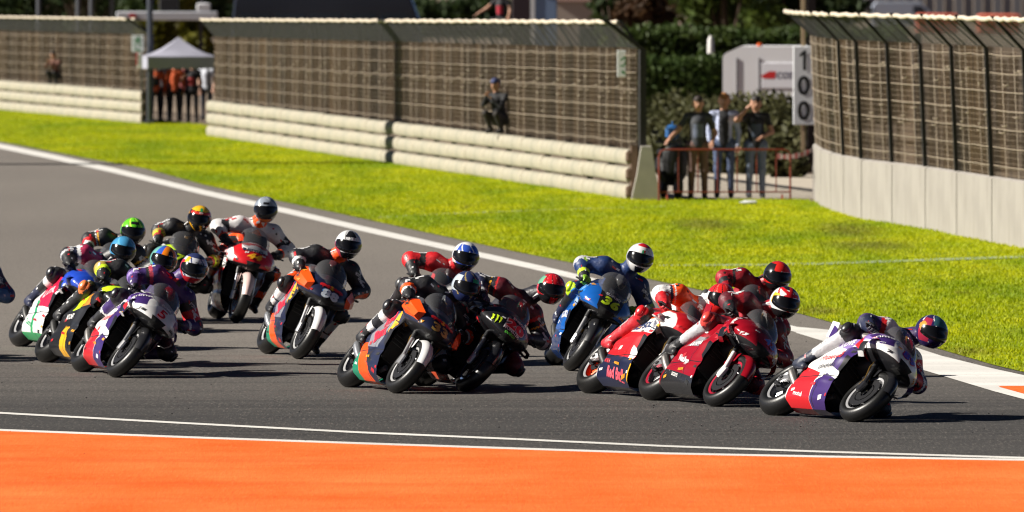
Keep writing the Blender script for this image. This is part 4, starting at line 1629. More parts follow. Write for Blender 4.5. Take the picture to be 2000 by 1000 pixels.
    for s in (-1, 1):
        def fb_(s=s):
            mb = MB()
            mb.tube([(.42, s * .06, .83), (.25, s * .15, .78), (.0, s * .185, .66), (-.2, s * .16, .52), (-.30, s * .13, .40)], [.03, .04, .045, .04, .03], 8, sq=1.5)
            return mb.mesh('frame_spar', 35)
        o = link('frame_spar', shared(('spar', s), fb_), spec.get('spar', m_blackp), root)
        o.material_slots[0].link = 'OBJECT'
        o.material_slots[0].material = spec.get('spar', m_blackp)
    def sw():
        mb = MB()
        for s in (-1, 1):
            mb.loft([[(x, s * (y - .018), z - h), (x, s * (y + .018), z - h), (x, s * (y + .018), z + h), (x, s * (y - .018), z + h)] for x, y, z, h in
                     ((-.26, .09, .44, .045), (-.4, .115, .43, .06), (-.55, .13, .39, .05), (-.68, .132, .345, .035), (-.77, .132, .33, .03))])
        mb.box((-.36, 0, .44), (.1, .2, .09))
        return mb.mesh('swingarm', 25)
    o = link('swingarm', shared('swing', sw), spec.get('swing', m_alu), root)
    o.material_slots[0].link = 'OBJECT'
    o.material_slots[0].material = spec.get('swing', m_alu)
    def chain():
        mb = MB()
        mb.lathe([(.05, .088), (.105, .088), (.105, .094), (.05, .094)], (RX, 0, RR), 30, closed=True)
        mb.tube([(RX, .091, RR + .1), (-.3, .091, .49)], .012, 5)
        mb.tube([(RX, .091, RR - .1), (-.3, .091, .39)], .012, 5)
        mb.tube([(RX, -.16, RR), (RX, .16, RR)], .022, 10)
        mb.cbox((-.80, -.10, .30), (.08, .05, .06), .015)
        mb.tube([(-.80, -.12, .30), (-.72, -.13, .26), (-.62, -.14, .24)], .009, 5)
        return mb.mesh('chain_drive', 30)
    link('chain_drive', shared('chain', chain), m_engine, root)
    def exh():
        mb = MB()
        mb.tube([(.25, -.05, .24), (.1, -.06, .17), (-.15, -.07, .18), (-.34, -.12, .24), (-.42, -.165, .30), (-.50, -.19, .36)], [.028, .032, .036, .042, .048, .05], 12)
        mb.tube([(-.50, -.19, .36), (-.53, -.19, .38)], [.044, .046], 12, cap=False)
        return mb.mesh('exhaust', 35)
    o = link('exhaust', shared('exh', exh), spec.get('exh', m_exh), root)
    o.material_slots[0].link = 'OBJECT'
    o.material_slots[0].material = spec.get('exh', m_exh)
    def pegs():
        mb = MB()
        for s in (-1, 1):
            mb.tube([(-.36, s * .15, .41), (-.36, s * .27, .41)], .013, 8)
            mb.loft([[(x, s * (.165 + e), z) for x, z in ((-.28, .5), (-.25, .52), (-.36, .36), (-.40, .36))] for e in (0, .012)])
            mb.loft([[(-.43, s * (.16 + e), .36), (-.38, s * (.16 + e), .36), (-.40, s * (.16 + e), .50), (-.44, s * (.16 + e), .49)] for e in (0, .01)])
        return mb.mesh('footpeg', 30)
    link('footpeg', shared('pegs', pegs), m_carbon, root)
    # --- bodywork
    nm_, sr, sl = shared('fair', fairing_meshes)
    def bw(name, me):
        o = link(name, me, P, root)
        o.material_slots[0].link = 'OBJECT'
        o.material_slots[0].material = P
        return o
    nose = bw('nose_fairing', nm_)
    s_r = bw('side_fairing', sr)
    s_l = bw('side_fairing', sl)
    def inner():
        mb = MB()
        xs = [.31, .40, .5, .58]
        mb.loft([ring(x, interp(NOSE, x)[0] - .014, interp(NOSE, x)[1] + .012, interp(NOSE, x)[2] - .012, interp(NOSE, x)[3], 20, 2.3) for x in xs], True, False)
        mb.box((.5, 0, .84), (.06, .30, .2))
        mb.loft([[(x, y * k, z) for y in (-.15, -.08, 0, .08, .15)] for x, z, k in ((.58, .93, .9), (.52, .99, 1), (.47, 1.05, .95), (.44, 1.085, .8))], False, False)
        return mb.mesh('instrument_shell', 40)
    link('instrument_shell', shared('inner', inner), m_blackp, root)
    def tank():
        mb = MB()
        T = [(-.17, .10, .68, .86), (-.12, .135, .66, .90), (-.03, .165, .63, .945), (.08, .19, .62, .97), (.2, .2, .62, .965), (.3, .185, .64, .94), (.36, .15, .68, .91)]
        mb.loft([ring(x, w_, z0, z1, z0 + (z1 - z0) * .5, 22, 2.6) for x, w_, z0, z1 in T])
        return mb.mesh('tank', 45)
    tk = bw('tank', shared('tank', tank))
    def tail():
        mb = MB()
        T = [(-.14, .10, .66, .80), (-.25, .135, .68, .825), (-.40, .14, .73, .85), (-.50, .125, .78, .93), (-.60, .11, .83, .975), (-.74, .08, .89, 1.0), (-.86, .04, .95, 1.01), (-.88, .02, .97, 1.0)]
        mb.loft([ring(x, w_, z0, z1, z0 + (z1 - z0) * .6, 18, 2.8) for x, w_, z0, z1 in T])
        if spec.get('tailfin'):
            for s in (-1, 1):
                mb.loft([[(-.62 - k * .05, s * (.07 + e + k * .05), .96 + k * .16), (-.80 - k * .02, s * (.07 + e + k * .05), .98 + k * .16)] + [(-.80 - k * .02, s * (.078 + e + k * .05), .98 + k * .16), (-.62 - k * .05, s * (.078 + e + k * .05), .96 + k * .16)] for k in (0, 1) for e in (0,)])
        return mb.mesh('tail_unit', 40)
    tl = bw('tail_unit', shared(('tail', bool(spec.get('tailfin'))), tail))
    def seat():
        mb = MB()
        mb.cbox((-.32, 0, .845), (.26, .2, .035), .015)
        mb.cbox((-.51, 0, .925), (.05, .16, .09), .02)
        return mb.mesh('seat', 35)
    link('seat', shared('seat', seat), m_blackp, root)
    def scr():
        mb = MB()
        S = [(.74, .075, .868, .885), (.69, .12, .885, .93), (.62, .155, .915, .995), (.55, .178, .94, 1.055), (.48, .19, .96, 1.105), (.42, .19, .98, 1.145), (.39, .185, .985, 1.16)]
        mb.loft([[(x, w_ * math.cos(a), zb + (zt - zb) * math.sin(a) ** .85) for a in (math.pi * k / 14 for k in range(15))] for x, w_, zb, zt in S], False, False)
        return mb.mesh('windscreen', 60)
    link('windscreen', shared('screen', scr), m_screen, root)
    # --- wings
    wm = spec.get('wingpaint', P)
    for s in (-1, 1):
        def wing(s=s):
            mb = MB()
            kind = spec.get('wing', 'loop')
            if kind == 'loop':
                ribbon(mb, [(.66, s * .235, .80), (.64, s * .30, .775), (.615, s * .335, .73), (.60, s * .335, .66), (.585, s * .30, .60), (.56, s * .245, .585)], [.10, .11, .11, .10, .10, .10], .005)
            elif kind == 'side':
                ribbon(mb, [(.60, s * .24, .78), (.58, s * .31, .775), (.56, s * .37, .765), (.55, s * .385, .72)], [.17, .16, .13, .1], .007)
                ribbon(mb, [(.60, s * .24, .73), (.58, s * .31, .72), (.55, s * .38, .72)], [.15, .13, .1], .006)
            else:
                mb.loft([[(.75, s * .20, .83), (.74, s * .27, .79), (.74, s * .28, .735), (.76, s * .22, .72)], [(.54, s * .27, .935), (.50, s * .345, .875), (.50, s * .365, .775), (.54, s * .31, .74)], [(.47, s * .275, .935), (.43, s * .335, .88), (.43, s * .35, .80), (.47, s * .30, .76)]])
            return mb.mesh('wing', 30)
        o = link('wing', shared(('wing', spec.get('wing', 'loop'), s), wing), wm, root)
        o.material_slots[0].link = 'OBJECT'
        o.material_slots[0].material = wm
        def duct(s=s):
            mb = MB()
            ribbon(mb, [(.34, s * .25, .44), (.30, s * .29, .41), (.26, s * .30, .34), (.22, s * .275, .27), (.2, s * .21, .24)], [.10, .12, .14, .16, .16], .006)
            return mb.mesh('side_duct', 30)
        if spec.get('duct', False):
            o = link('side_duct', shared(('duct', s), duct), P, root)
            o.material_slots[0].link = 'OBJECT'
            o.material_slots[0].material = spec.get('ductpaint', P)
    # --- prints
    wl = [o for o in root.children if o.name.startswith('wing')] if spec.get('wing') == 'panel' else []
    bv_front = bvh_of([nose] + wl)
    bv_side = bvh_of([nose, s_r, tk, tl] + wl)
    bv_left = bvh_of([nose, s_l, tk, tl] + wl)
    # air intake below the number
    iw, ih, iz = spec.get('intake', (.09, .05, .70))
    print_on('air_intake', [(-iw, ih), (iw, ih), (iw * .55, -ih), (-iw * .55, -ih)], [(0, 1, 2, 3)], (1.0, 0, iz), (0, 1, 0), (0, 0, 1), (-1, 0, 0), bv_front, [m_intake], nose, .005, .02)
    for pr in spec.get('prints', []):
        kind = pr[0]
        if kind == 'front':      # text, width, height, y, z, colour, bold, shear
            _, txt, wd, hg, y, z, c, bold, shear = pr[:9]
            rot = R(pr[9]) if len(pr) > 9 else 0
            vs, fs = fit_text(txt, wd, hg, shear, bold)
            rt = (0, math.cos(rot), math.sin(rot)); u_ = (0, -math.sin(rot), math.cos(rot))
            big = len(txt) <= 2
            if len(pr) > 10 and pr[10]:
                v2, f2 = fit_text(txt, wd * 1.09, hg * 1.12, shear, bold + .05)
                print_on('number_edge', v2, f2, (1.0, y, z - .045), rt, u_, (-1, 0, -.35), bv_front, [flat(pr[10])], nose, .004)
            print_on('race_number' if big else 'lettering', vs, fs, (1.0, y, z - .045), rt, u_, (-1, 0, -.35), bv_front, [flat(c)], nose, .008)
        elif kind == 'side':     # text, width, height, x, z, colour, bold, shear, rotation
            _, txt, wd, hg, x, z, c, bold, shear = pr[:9]
            rot = R(pr[9]) if len(pr) > 9 else 0
            vs, fs = fit_text(txt, wd, hg, shear, bold)
            if x < .3 and z > .4: x += .06
            rt = (math.cos(rot), 0, math.sin(rot)); u_ = (-math.sin(rot), 0, math.cos(rot))
            print_on('lettering', vs, fs, (x, -.5, z), rt, u_, (0, 1, 0), bv_side, [flat(c)], s_r, .005)
            if len(pr) > 10 and pr[10]:
                rt = (-math.cos(rot), 0, math.sin(rot)); u_ = (math.sin(rot), 0, math.cos(rot))
                print_on('lettering', vs, fs, (x, .5, z), rt, u_, (0, -1, 0), bv_left, [flat(c)], s_l, .005)
        elif kind == 'shape_f':  # points, colour
            print_on('emblem', pr[1], [tuple(range(len(pr[1])))], (1.0, 0, -.045), (0, 1, 0), (0, 0, 1), (-1, 0, -.35), bv_front, [flat(pr[2])], nose, pr[3] if len(pr) > 3 else .0065, .03)
        elif kind == 'shape_s':
            print_on('emblem', pr[1], [tuple(range(len(pr[1])))], (0, -.5, 0), (1, 0, 0), (0, 0, 1), (0, 1, 0), bv_side, [flat(pr[2])], s_r, pr[3] if len(pr) > 3 else .0045, .03)
    # small sponsor decals, one print per side
    dr = random.Random(spec['front'][0] * 7 + spec['front'][1])
    pal = spec.get('dec', [W_T, (.02, .02, .02), (.7, .3, .02), (.5, .02, .03)])
    def batch(spots, origin, rt, up, ray, bv, par):
        vs, fs, mi = [], [], []
        for (a_, b_, w_, h_) in spots:
            a_ += dr.uniform(-.015, .015); b_ += dr.uniform(-.01, .01)
            t_ = dr.uniform(-.25, .25)
            k0 = len(vs)
            n_ = dr.randint(1, 4)
            c_ = dr.randrange(len(pal))
            for j_ in range(n_):
                x0, x1 = -w_ / 2 + w_ * j_ / n_, -w_ / 2 + w_ * (j_ + .72) / n_
                k0 = len(vs)
                sl_ = .2 * h_
                for p_, q_ in ((x0 - sl_, -h_ / 2), (x1 - sl_, -h_ / 2), (x1 + sl_, h_ / 2), (x0 + sl_, h_ / 2)):
                    vs.append((a_ + p_ - q_ * t_, b_ + q_ + p_ * t_))
                fs.append((k0, k0 + 1, k0 + 2, k0 + 3)); mi.append(c_)
        o_ = print_on('decals', vs, fs, origin, rt, up, ray, bv, [flat(c_) for c_ in pal], par, .0045, .06, mi)
        if o_: o_['kind'] = 'stuff'
    side_spots = [(.30, .185, .10, .022), (.18, .15, .08, .03), (-.32, .19, .08, .02), (.28, .30, .09, .025), (.02, .255, .12, .02), (.36, .625, .07, .03), (.44, .70, .08, .03), (.20, .60, .06, .025), (.08, .66, .07, .02), (.12, .80, .10, .03), (-.62, .92, .10, .03), (-.05, .40, .06, .04), (.50, .90, .09, .025), (.58, .77, .07, .03)]
    batch([s_ for s_ in side_spots], (0, -.5, 0), (1, 0, 0), (0, 0, 1), (0, 1, 0), bv_side, s_r)
    batch([(-.2, .86, .07, .025), (.2, .86, .07, .025), (-.14, .79, .05, .02), (.15, .79, .05, .02), (-.11, .97, .05, .02), (.11, .97, .05, .02), (0, .775, .05, .016)], (1.0, 0, -.045), (0, 1, 0), (0, 0, 1), (-1, 0, -.35), bv_front, nose)
    return root, M

def flat(c):
    return mat('print_%02x%02x%02x' % tuple(int(min(1, v) * 255) for v in c), c, .4, var=.04)

# ================================================================== riders
W_T = (.7, .7, .7)
def leather(c):
    return mat('leather_%02x%02x%02x' % tuple(int(min(1, v) ** .5 * 255) for v in c), c, .48, var=.3, scale=17, bump=.55)

def limb_pts(o, *seq):
    return [Vector(s) for s in seq]

def hand_mesh(side):
    """closed glove gripping a bar lying along y; x forward, z up; palm behind the bar"""
    def f():
        mb = MB()
        # palm and back of the hand
        mb.loft([ring_at((-.075, 0, .012), .032, .026), ring_at((-.045, 0, .022), .042, .024), ring_at((-.012, 0, .026), .044, .019), ring_at((.012, 0, .02), .040, .013)])
        ln = [.9, 1.0, .97, .82]
        for k in range(4):
            y = (-.033 + .022 * k) * side
            L = ln[k]
            mb.tube([(-.005, y, .03), (.022 * L + .008, y, .030), (.040 * L + .004, y, .012), (.036 * L, y, -.014), (.012, y, -.024)], [.011, .0112, .0105, .0098, .008], 7)
        mb.tube([(-.055, -.03 * side, .005), (-.03, -.043 * side, -.012), (-.004, -.040 * side, -.026), (.016, -.03 * side, -.030)], [.014, .013, .012, .009], 7)
        # gauntlet
        mb.loft([ring_at((-.15, 0, .0), .048, .044), ring_at((-.11, 0, .006), .043, .038), ring_at((-.07, 0, .012), .034, .030)])
        # knuckle guard
        mb.loft([ring_at((-.02, 0, .045), .036, .006), ring_at((.008, 0, .042), .036, .008), ring_at((.02, 0, .034), .03, .006)])
        return mb.mesh('glove', 45)
    return shared(('hand', side), f)

def ring_at(c, ry, rz, n=12):
    return [(c[0], c[1] + ry * math.cos(2 * math.pi * k / n), c[2] + rz * math.sin(2 * math.pi * k / n)) for k in range(n)]

def helmet_mesh(fn):
    """shell in the head frame: x is the gaze; fn(az, el, p) gives the colour slot"""
    nu, nv = 80, 60
    vs, fs, mi = [], [], []
    def pt(az, el):
        ca, sa, ce, se = math.cos(az), math.sin(az), math.cos(el), math.sin(el)
        x, y, z = .162 * ca * ce, .132 * sa * ce, .148 * se
        f = max(0, ca) * ce
        low = max(0, -se)
        x += .030 * f ** 2 * max(0, 1 - ((se + .45) / .5) ** 2)              # chin bar
        y *= 1 - .16 * low ** 1.5
        if x < 0: x *= 1.05 + .10 * max(0, se) * (1 - abs(sa))               # rear spoiler
        z = max(z, -.128 - .012 * f)
        return Vector((x, y, z))
    for j in range(nv + 1):
        el = -math.pi / 2 + math.pi * j / nv
        for i in range(nu):
            vs.append(pt(2 * math.pi * i / nu, el))
    for j in range(nv):
        for i in range(nu):
            k = (i + 1) % nu
            fs.append((j * nu + i, j * nu + k, (j + 1) * nu + k, (j + 1) * nu + i))
            az = 2 * math.pi * (i + .5) / nu
            az = az if az < math.pi else az - 2 * math.pi
            el = -math.pi / 2 + math.pi * (j + .5) / nv
            mi.append(fn(az, el, pt(az, el)))
    mb = MB()
    mb.v = [tuple(p) for p in vs]
    mb.f, mb.m = fs, mi
    # visor
    vz = MB()
    rows = []
    for j in range(9):
        t = j / 8
        row = []
        for i in range(29):
            u = -1 + 2 * i / 28
            az = R(78) * u
            lo, hi = R(-23) + R(15) * abs(u) ** 3, R(24) - R(8) * abs(u) ** 3
            p = pt(az, lo + (hi - lo) * t)
            row.append(p * 1.025)
        rows.append(row)
    vz.loft(rows, False, False)
    return mb.mesh('helmet', 50), vz.mesh('visor', 60), pt

m_visor = mat('dark_visor', (.006, .006, .007), .14, spec=.35, var=.05)

POSE = dict(hip=(-.30, .03, .93), chest=(.07, .03, 1.14), neck=(.20, .035, 1.27), head=(.335, .04, 1.385),
            sh_r=(.12, -.18, 1.15), el_r=(.10, -.35, 1.03), ha_r=(.375, -.295, .893), sh_l=(.12, .24, 1.17), el_l=(.10, .47, 1.04), ha_l=(.375, .295, .893),
            hp_r=(-.28, -.09, .92), kn_r=(.06, -.29, .72), an_r=(-.40, -.235, .47), hp_l=(-.28, .15, .92), kn_l=(.08, .38, .72), an_l=(-.40, .26, .47))

def rider(spec, root, M):
    ps = dict(POSE)
    ps.update(spec.get('pose', {}))
    P = {k: Vector(v) for k, v in ps.items()}
    r = empty('person', (0, 0, 0), 0, spec['rlabel'], 'person', 'racing riders')
    r.matrix_world = root.matrix_world.copy()
    mid = P['hip'].lerp(P['chest'], .55) + Vector((-.02, 0, .035))
    hump0, hump1 = P['chest'] + Vector((-.12, 0, .09)), P['neck'] + Vector((-.05, 0, .035))
    caps = [(P['hip'], mid, .135, .135, 'low'), (mid, P['chest'], .14, .15, 'torso'),
            (P['sh_r'], P['sh_l'], .10, .10, 'yoke'), (hump0, hump1, .05, .062, 'hump'), (P['chest'], P['neck'], .10, .072, 'neck'), (P['neck'], P['head'], .068, .075, 'neck'),
            (P['hp_r'], P['hp_l'], .125, .125, 'low')]
    for s in ('r', 'l'):
        caps += [(P['sh_' + s], P['el_' + s], .096, .082, 'uparm_' + s), (P['el_' + s], P['ha_' + s].lerp(P['el_' + s], .22), .080, .056, 'fore_' + s),
                 (P['hp_' + s], P['kn_' + s], .118, .092, 'thigh_' + s), (P['kn_' + s], P['an_' + s], .082, .055, 'shin_' + s)]
        out = -1 if s == 'r' else 1
        kd = (P['kn_' + s] + Vector((.03, out * .035, .0)))
        caps.append((kd, kd + Vector((-.015, out * .012, -.03)), .055, .05, 'slider_' + s))
    V, Q, Cn, who, tt = sdf_mesh(caps, .0145, .05)
    suit = spec['suit']
    slots = []
    def slot(c):
        if c not in slots: slots.append(c)
        return slots.index(c)
    base = suit['base']
    mi = np.zeros(len(Q), int)
    slot(base)
    tags = [c[4] for c in caps]
    for i, tg in enumerate(tags):
        sel = np.where(who == i)[0]
        key = tg.split('_')[0]
        rule = suit.get(tg, suit.get(key))
        if rule is None: continue
        if isinstance(rule, tuple):
            mi[sel] = slot(rule)
        else:                                   # list of (t0, t1, colour) bands, or ('top'/'out', colour) fields
            a, b = np.array(caps[i][0]), np.array(caps[i][1])
            ax = a + (b - a) * tt[sel][:, None]
            dv = Cn[sel] - ax
            dn = dv / (np.linalg.norm(dv, axis=1)[:, None] + 1e-9)
            for e in rule:
                if e[0] == 'top':
                    k = dn[:, 2] > e[2]
                elif e[0] == 'out':
                    k = (dn[:, 1] * (-1 if tg.endswith('_r') else 1)) > e[2]
                elif e[0] == 'front':
                    k = dn[:, 0] > e[2]
                elif e[0] == 'line':            # thin stripe along the limb
                    ang = np.arctan2(dn[:, 2], dn[:, 0])
                    k = np.abs(ang - e[2]) < e[3]
                else:
                    k = (tt[sel] >= e[0]) & (tt[sel] < e[2])
                mi[sel[k]] = slot(e[1])
    me = quads_mesh('body', V, Q, mi)
    for c in slots: me.materials.append(leather(c))
    body = link('body', me, [leather(base)], r)
    # --- sponsor patches along the limbs
    bb = bvh_of([body])
    for i_, (ka, kb, ry, txts) in enumerate((('sh_r', 'el_r', (-.25, .75, -.6), ('alpinestars',)), ('kn_r', 'hp_r', (-.2, .9, -.4), ('TISSOT', 'DAINESE')), ('el_l', 'sh_l', (-.95, -.2, -.3), ('alpinestars', 'MOTUL')), ('an_r', 'kn_r', (-.2, .95, -.2), ('OAKLEY',)))):
        a_, b_ = P[ka], P[kb]
        rt = b_ - a_
        if rt.x < 0: rt = -rt
        ry = Vector(ry).normalized()
        rt = (rt - ry * rt.dot(ry)).normalized()
        up_ = rt.cross(-ry) * -1
        if up_.z < 0: up_ = -up_
        if i_ == 2: rt, up_ = Vector((0, 1, 0)), Vector((0, 0, 1))
        for j_, tx in enumerate(txts):
            c_ = a_.lerp(b_, (.45, .7)[j_] if len(txts) > 1 else .5)
            vv, ff_ = fit_text(tx, .13 if i_ != 2 else .10, .034, 0, .04)
            print_on('lettering', vv, ff_, c_, rt, up_, ry, bb, [flat(spec['suit'].get('patch', W_T))], body, .003)
    dr = random.Random(spec['front'][0] * 3 + 1)
    pal = spec['suit'].get('pal', [W_T, (.02, .02, .02), (.5, .02, .03), (.6, .6, .62)])
    for ka, kb, ry, n_ in (('sh_r', 'el_r', (-.25, .75, -.6), 3), ('el_r', 'ha_r', (-.5, .7, -.5), 2), ('hp_r', 'kn_r', (-.2, .9, -.4), 3), ('kn_r', 'an_r', (-.1, .98, -.1), 3), ('sh_l', 'el_l', (-.95, -.2, -.3), 3), ('el_l', 'ha_l', (-.6, -.7, -.3), 2), ('sh_r', 'sh_l', (-.8, 0, -.6), 4), ('kn_l', 'an_l', (-.95, -.1, -.2), 2)):
        a_, b_ = P[ka], P[kb]
        ry = Vector(ry).normalized()
        rt = b_ - a_
        Lm = rt.length
        rt = (rt - ry * rt.dot(ry)).normalized()
        up_ = ry.cross(rt)
        vs, fs, mi = [], [], []
        for j_ in range(n_ * 2):
            u_ = -Lm / 2 + Lm * (j_ + .5 + dr.uniform(-.2, .2)) / (n_ * 2)
            v_ = dr.uniform(-.045, .045)
            w_, h_ = dr.uniform(.02, .06), dr.uniform(.012, .03)
            k0 = len(vs)
            vs += [(u_ - w_ / 2, v_ - h_ / 2), (u_ + w_ / 2, v_ - h_ / 2 + .004), (u_ + w_ / 2, v_ + h_ / 2), (u_ - w_ / 2, v_ + h_ / 2 - .004)]
            fs.append((k0, k0 + 1, k0 + 2, k0 + 3)); mi.append(dr.randrange(len(pal)))
        o_ = print_on('patches', vs, fs, (a_ + b_) / 2, rt, up_, ry, bb, [flat(c_) for c_ in pal], body, .003, .05, mi)
        if o_: o_['kind'] = 'stuff'
    # --- hard armour cups on shoulders, elbows and knees
    def cup():
        mb = MB()
        mb.loft([[(r_ * math.cos(2 * math.pi * k / 14) * 1.25, r_ * math.sin(2 * math.pi * k / 14), h_) for k in range(14)] for r_, h_ in ((.046, 0), (.045, .010), (.034, .021), (.016, .027), (.002, .028))], True, False)
        return mb.mesh('armour_cup', 50)
    cm = shared('cup', cup)
    for s, out in (('r', -1), ('l', 1)):
        for key, dv, cc, rr_, sc_ in (('sh_' + s, Vector((.25, out * .75, .5)), suit.get('cup', (.07, .07, .075)), .094, 1.0), ('el_' + s, Vector((-.2, out * .9, .1)), suit.get('cup', (.07, .07, .075)), .080, .8), ('kn_' + s, Vector((.35, out * .85, -.1)), suit['slider'] if isinstance(suit.get('slider'), tuple) else (.05, .05, .05), .112, 1.05)):
            dv = dv.normalized()
            o_ = link('armour_cup', cm, leather(cc), r)
            o_.material_slots[0].link = 'OBJECT'
            o_.material_slots[0].material = mat('cup_%02x%02x%02x' % tuple(int(min(1, v) ** .5 * 255) for v in cc), cc, .3, coat=.3)
            o_.matrix_local = Matrix.Translation(P[key] + dv * (rr_ - .012)) @ dv.to_track_quat('Z', 'X').to_matrix().to_4x4() @ Matrix.Scale(sc_, 4)
    # --- boots
    bc = suit.get('boot', (.02, .02, .02))
    for s in ('r', 'l'):
        an, kn = P['an_' + s], P['kn_' + s]
        sh = an.lerp(kn, .42)
        dn = (an - kn).normalized()
        fwd = Vector((.95, -.10 if s == 'r' else .10, .0)) + dn * .25
        fwd.normalize()
        heel = an + dn * .055 - fwd * .03
        toe = an + dn * .06 + fwd * .17
        V, Q, Cn, who, tt = sdf_mesh([(sh, an, .066, .055, 's'), (an, heel, .052, .045, 'h'), (heel, toe, .044, .034, 'f'), (an.lerp(sh, .4) + fwd * .03, sh + fwd * .01, .045, .05, 'g')], .0145, .03)
        mi = np.where((who == 0) & (tt < .35), 1, 0)
        me = quads_mesh('boot', V, Q, mi)
        me.materials.append(leather(bc))
        me.materials.append(leather(suit.get('bootcuff', bc)))
        link('boot', me, [leather(bc)], r)
    # --- gloves on the grips
    gc = suit.get('glove', (.02, .02, .02))
    for s, sg in (('r', -1), ('l', 1)):
        h, e = P['ha_' + s], P['el_' + s]
        o = link('glove', hand_mesh(sg), leather(gc), r)
        o.material_slots[0].link = 'OBJECT'
        o.material_slots[0].material = leather(gc)
        d = (h - e).normalized()
        z = Vector((0, 0, 1))
        y = z.cross(d).normalized()
        z = d.cross(y)
        o.matrix_local = Matrix.Translation(h + Vector((0, 0, .0))) @ Matrix((d, y, z)).transposed().to_4x4() @ Matrix.Scale(1.12, 4)
    # --- helmet
    hm, vm, pt = helmet_mesh(spec['helmet'][1])
    for c in spec['helmet'][0]:
        hm.materials.append(mat('shell_%02x%02x%02x' % tuple(int(min(1, v) ** .5 * 255) for v in c), c, .22, coat=.8, var=.08, scale=40))
    hel = link('helmet', hm, [m_visor], r)
    g, tl_, pi = R(spec.get('gaze', 8)), R(spec.get('tilt', 8)), R(spec.get('nod', 5))
    Mw = Matrix.Rotation(-math.pi / 2 + g, 3, 'Z') @ Matrix.Rotation(-tl_, 3, 'X') @ Matrix.Rotation(pi, 3, 'Y')
    loc = Matrix.Translation(P['head']) @ (M.to_3x3().inverted() @ Mw).to_4x4() @ Matrix.Scale(1.09, 4)
    hel.matrix_local = loc
    vs_ = link('visor', vm, m_visor, hel)
    bh = bvh_of([hel])
    for txt, wd, hg, y, z, c in spec.get('hprints', []):
        vv, ff_ = fit_text(txt, wd, hg, 0, .03)
        print_on('lettering', vv, ff_, (.3, y, z), (0, 1, 0), (0, 0, 1), (-1, 0, -.15), bh, [flat(c)], hel, .003)
    for c2 in spec.get('cprints', []):          # lettering on the leathers: text, width, height, anchor in bike frame, side, colour
        txt, wd, hg, pos, ray, c, up_ = c2
        ray = Vector(ray).normalized()
        up_ = Vector(up_)
        up_ = (up_ - ray * up_.dot(ray)).normalized()
        rt = ray.cross(up_)
        vv, ff_ = fit_text(txt, wd, hg, 0, .02)
        print_on('lettering', vv, ff_, Vector(pos) , rt, up_, ray, bvh_of([body]), [flat(c)], body, .003)
    return r
# ================================================================== the pack: liveries, numbers, leathers
W = (.74, .73, .72); K = (.014, .014, .016); OR = (.90, .085, .006); RD = (.56, .012, .018); DR = (.27, .004, .012); NV = (.012, .016, .045)
PU = (.045, .02, .125); LP = (.22, .14, .40); NE = (.55, .78, .02); BL = (.008, .095, .38); DB_ = (.008, .028, .11); GY = (.22, .22, .24); GD = (.42, .27, .06)
YE = (.85, .42, .02); GN = (.02, .30, .10); SI = (.42, .42, .44); RO = (.82, .16, .015); LB = (.05, .26, .62); BR = (.10, .008, .016)

BULL = [(-1, .1), (-.8, .45), (-.3, .5), (.2, .35), (.5, .55), (.62, .38), (.95, .28), (1, .02), (.72, -.12), (.5, -.08), (.48, -.5), (.28, -.15), (-.25, -.1), (-.5, -.52), (-.58, -.1), (-.85, -.25)]
def bulls(y, z, s, k='shape_f', tilt=0.):
    out = [(k, [(y + .42 * s * math.cos(a), z + .42 * s * math.sin(a)) for a in (2 * math.pi * i / 14 for i in range(14))], YE, .006)]
    for sg in (-1, 1):
        pts = [(y + sg * (-1.05 * s + .95 * s * px), z + .85 * s * py - .1 * s) for px, py in BULL]
        out.append((k, pts if sg > 0 else pts[::-1], RD, .009))
    return out
def claw(y, z, s, k='shape_f', c=NE):
    out = []
    for i, (h0, h1) in enumerate(((.8, -.7), (1, -1), (.8, -.75))):
        x = y + (i - 1) * .62 * s
        out.append((k, [(x - .22 * s, z + h0 * s), (x + .2 * s, z + (h0 - .15) * s), (x + .16 * s, z + .1 * s), (x + .22 * s, z - .1 * s), (x + .05 * s, z + h1 * s), (x - .08 * s, z - .2 * s), (x - .02 * s, z), (x - .14 * s, z + .4 * s)], c, .007))
    return out

pramac = livery('purple_white_paint', W, [
    ('xz', LP, [(-.1, .70), (.24, .64), (.34, .80), (.30, 1.0), (-.2, 1.0)]),
    ('xz', PU, [(-.12, .86), (.30, .90), (.28, 1.0), (-.2, 1.0)]),
    ('xz', PU, [(.16, .44), (.30, .40), (.46, .62), (.40, .70), (.20, .66)]),
    ('xz', RD, [(-.46, .08), (-.02, .08), (.03, .36), (-.30, .42)]),
    ('xz', PU, [(-.02, .08), (.42, .08), (.40, .30), (.16, .36), (.03, .28)]),
    ('xz', RD, [(.28, .70), (.40, .66), (.42, .84), (.30, .92)]),
    ('xz', LP, [(.38, .74), (.62, .72), (.62, .80), (.36, .86)]),
    ('xz', PU, [(.46, .80), (.68, .745), (.76, .80), (.66, .90), (.50, .99)]),
    ('xz', LP, [(.44, .90), (.60, .84), (.62, .865), (.46, .93)]),
    ('yz', W, [(-.135, 1.1), (.135, 1.1), (.09, .60), (-.09, .60)], [('x', '>', .56)]),
    ('xz', PU, [(-.45, .84), (-.75, .93), (-.75, 1.1), (-.5, 1.0)])])
ducati = livery('dark_red_paint', DR, [
    ('xz', (.02, .02, .022), [(-.46, .08), (.36, .08), (.34, .19), (-.36, .25)]),
    ('xz', GY, [(.0, .62), (.20, .60), (.16, .49), (-.10, .49)]),
    ('xz', (.45, .02, .03), [(.30, .74), (.42, .60), (.52, .60), (.56, .74)])], .22)
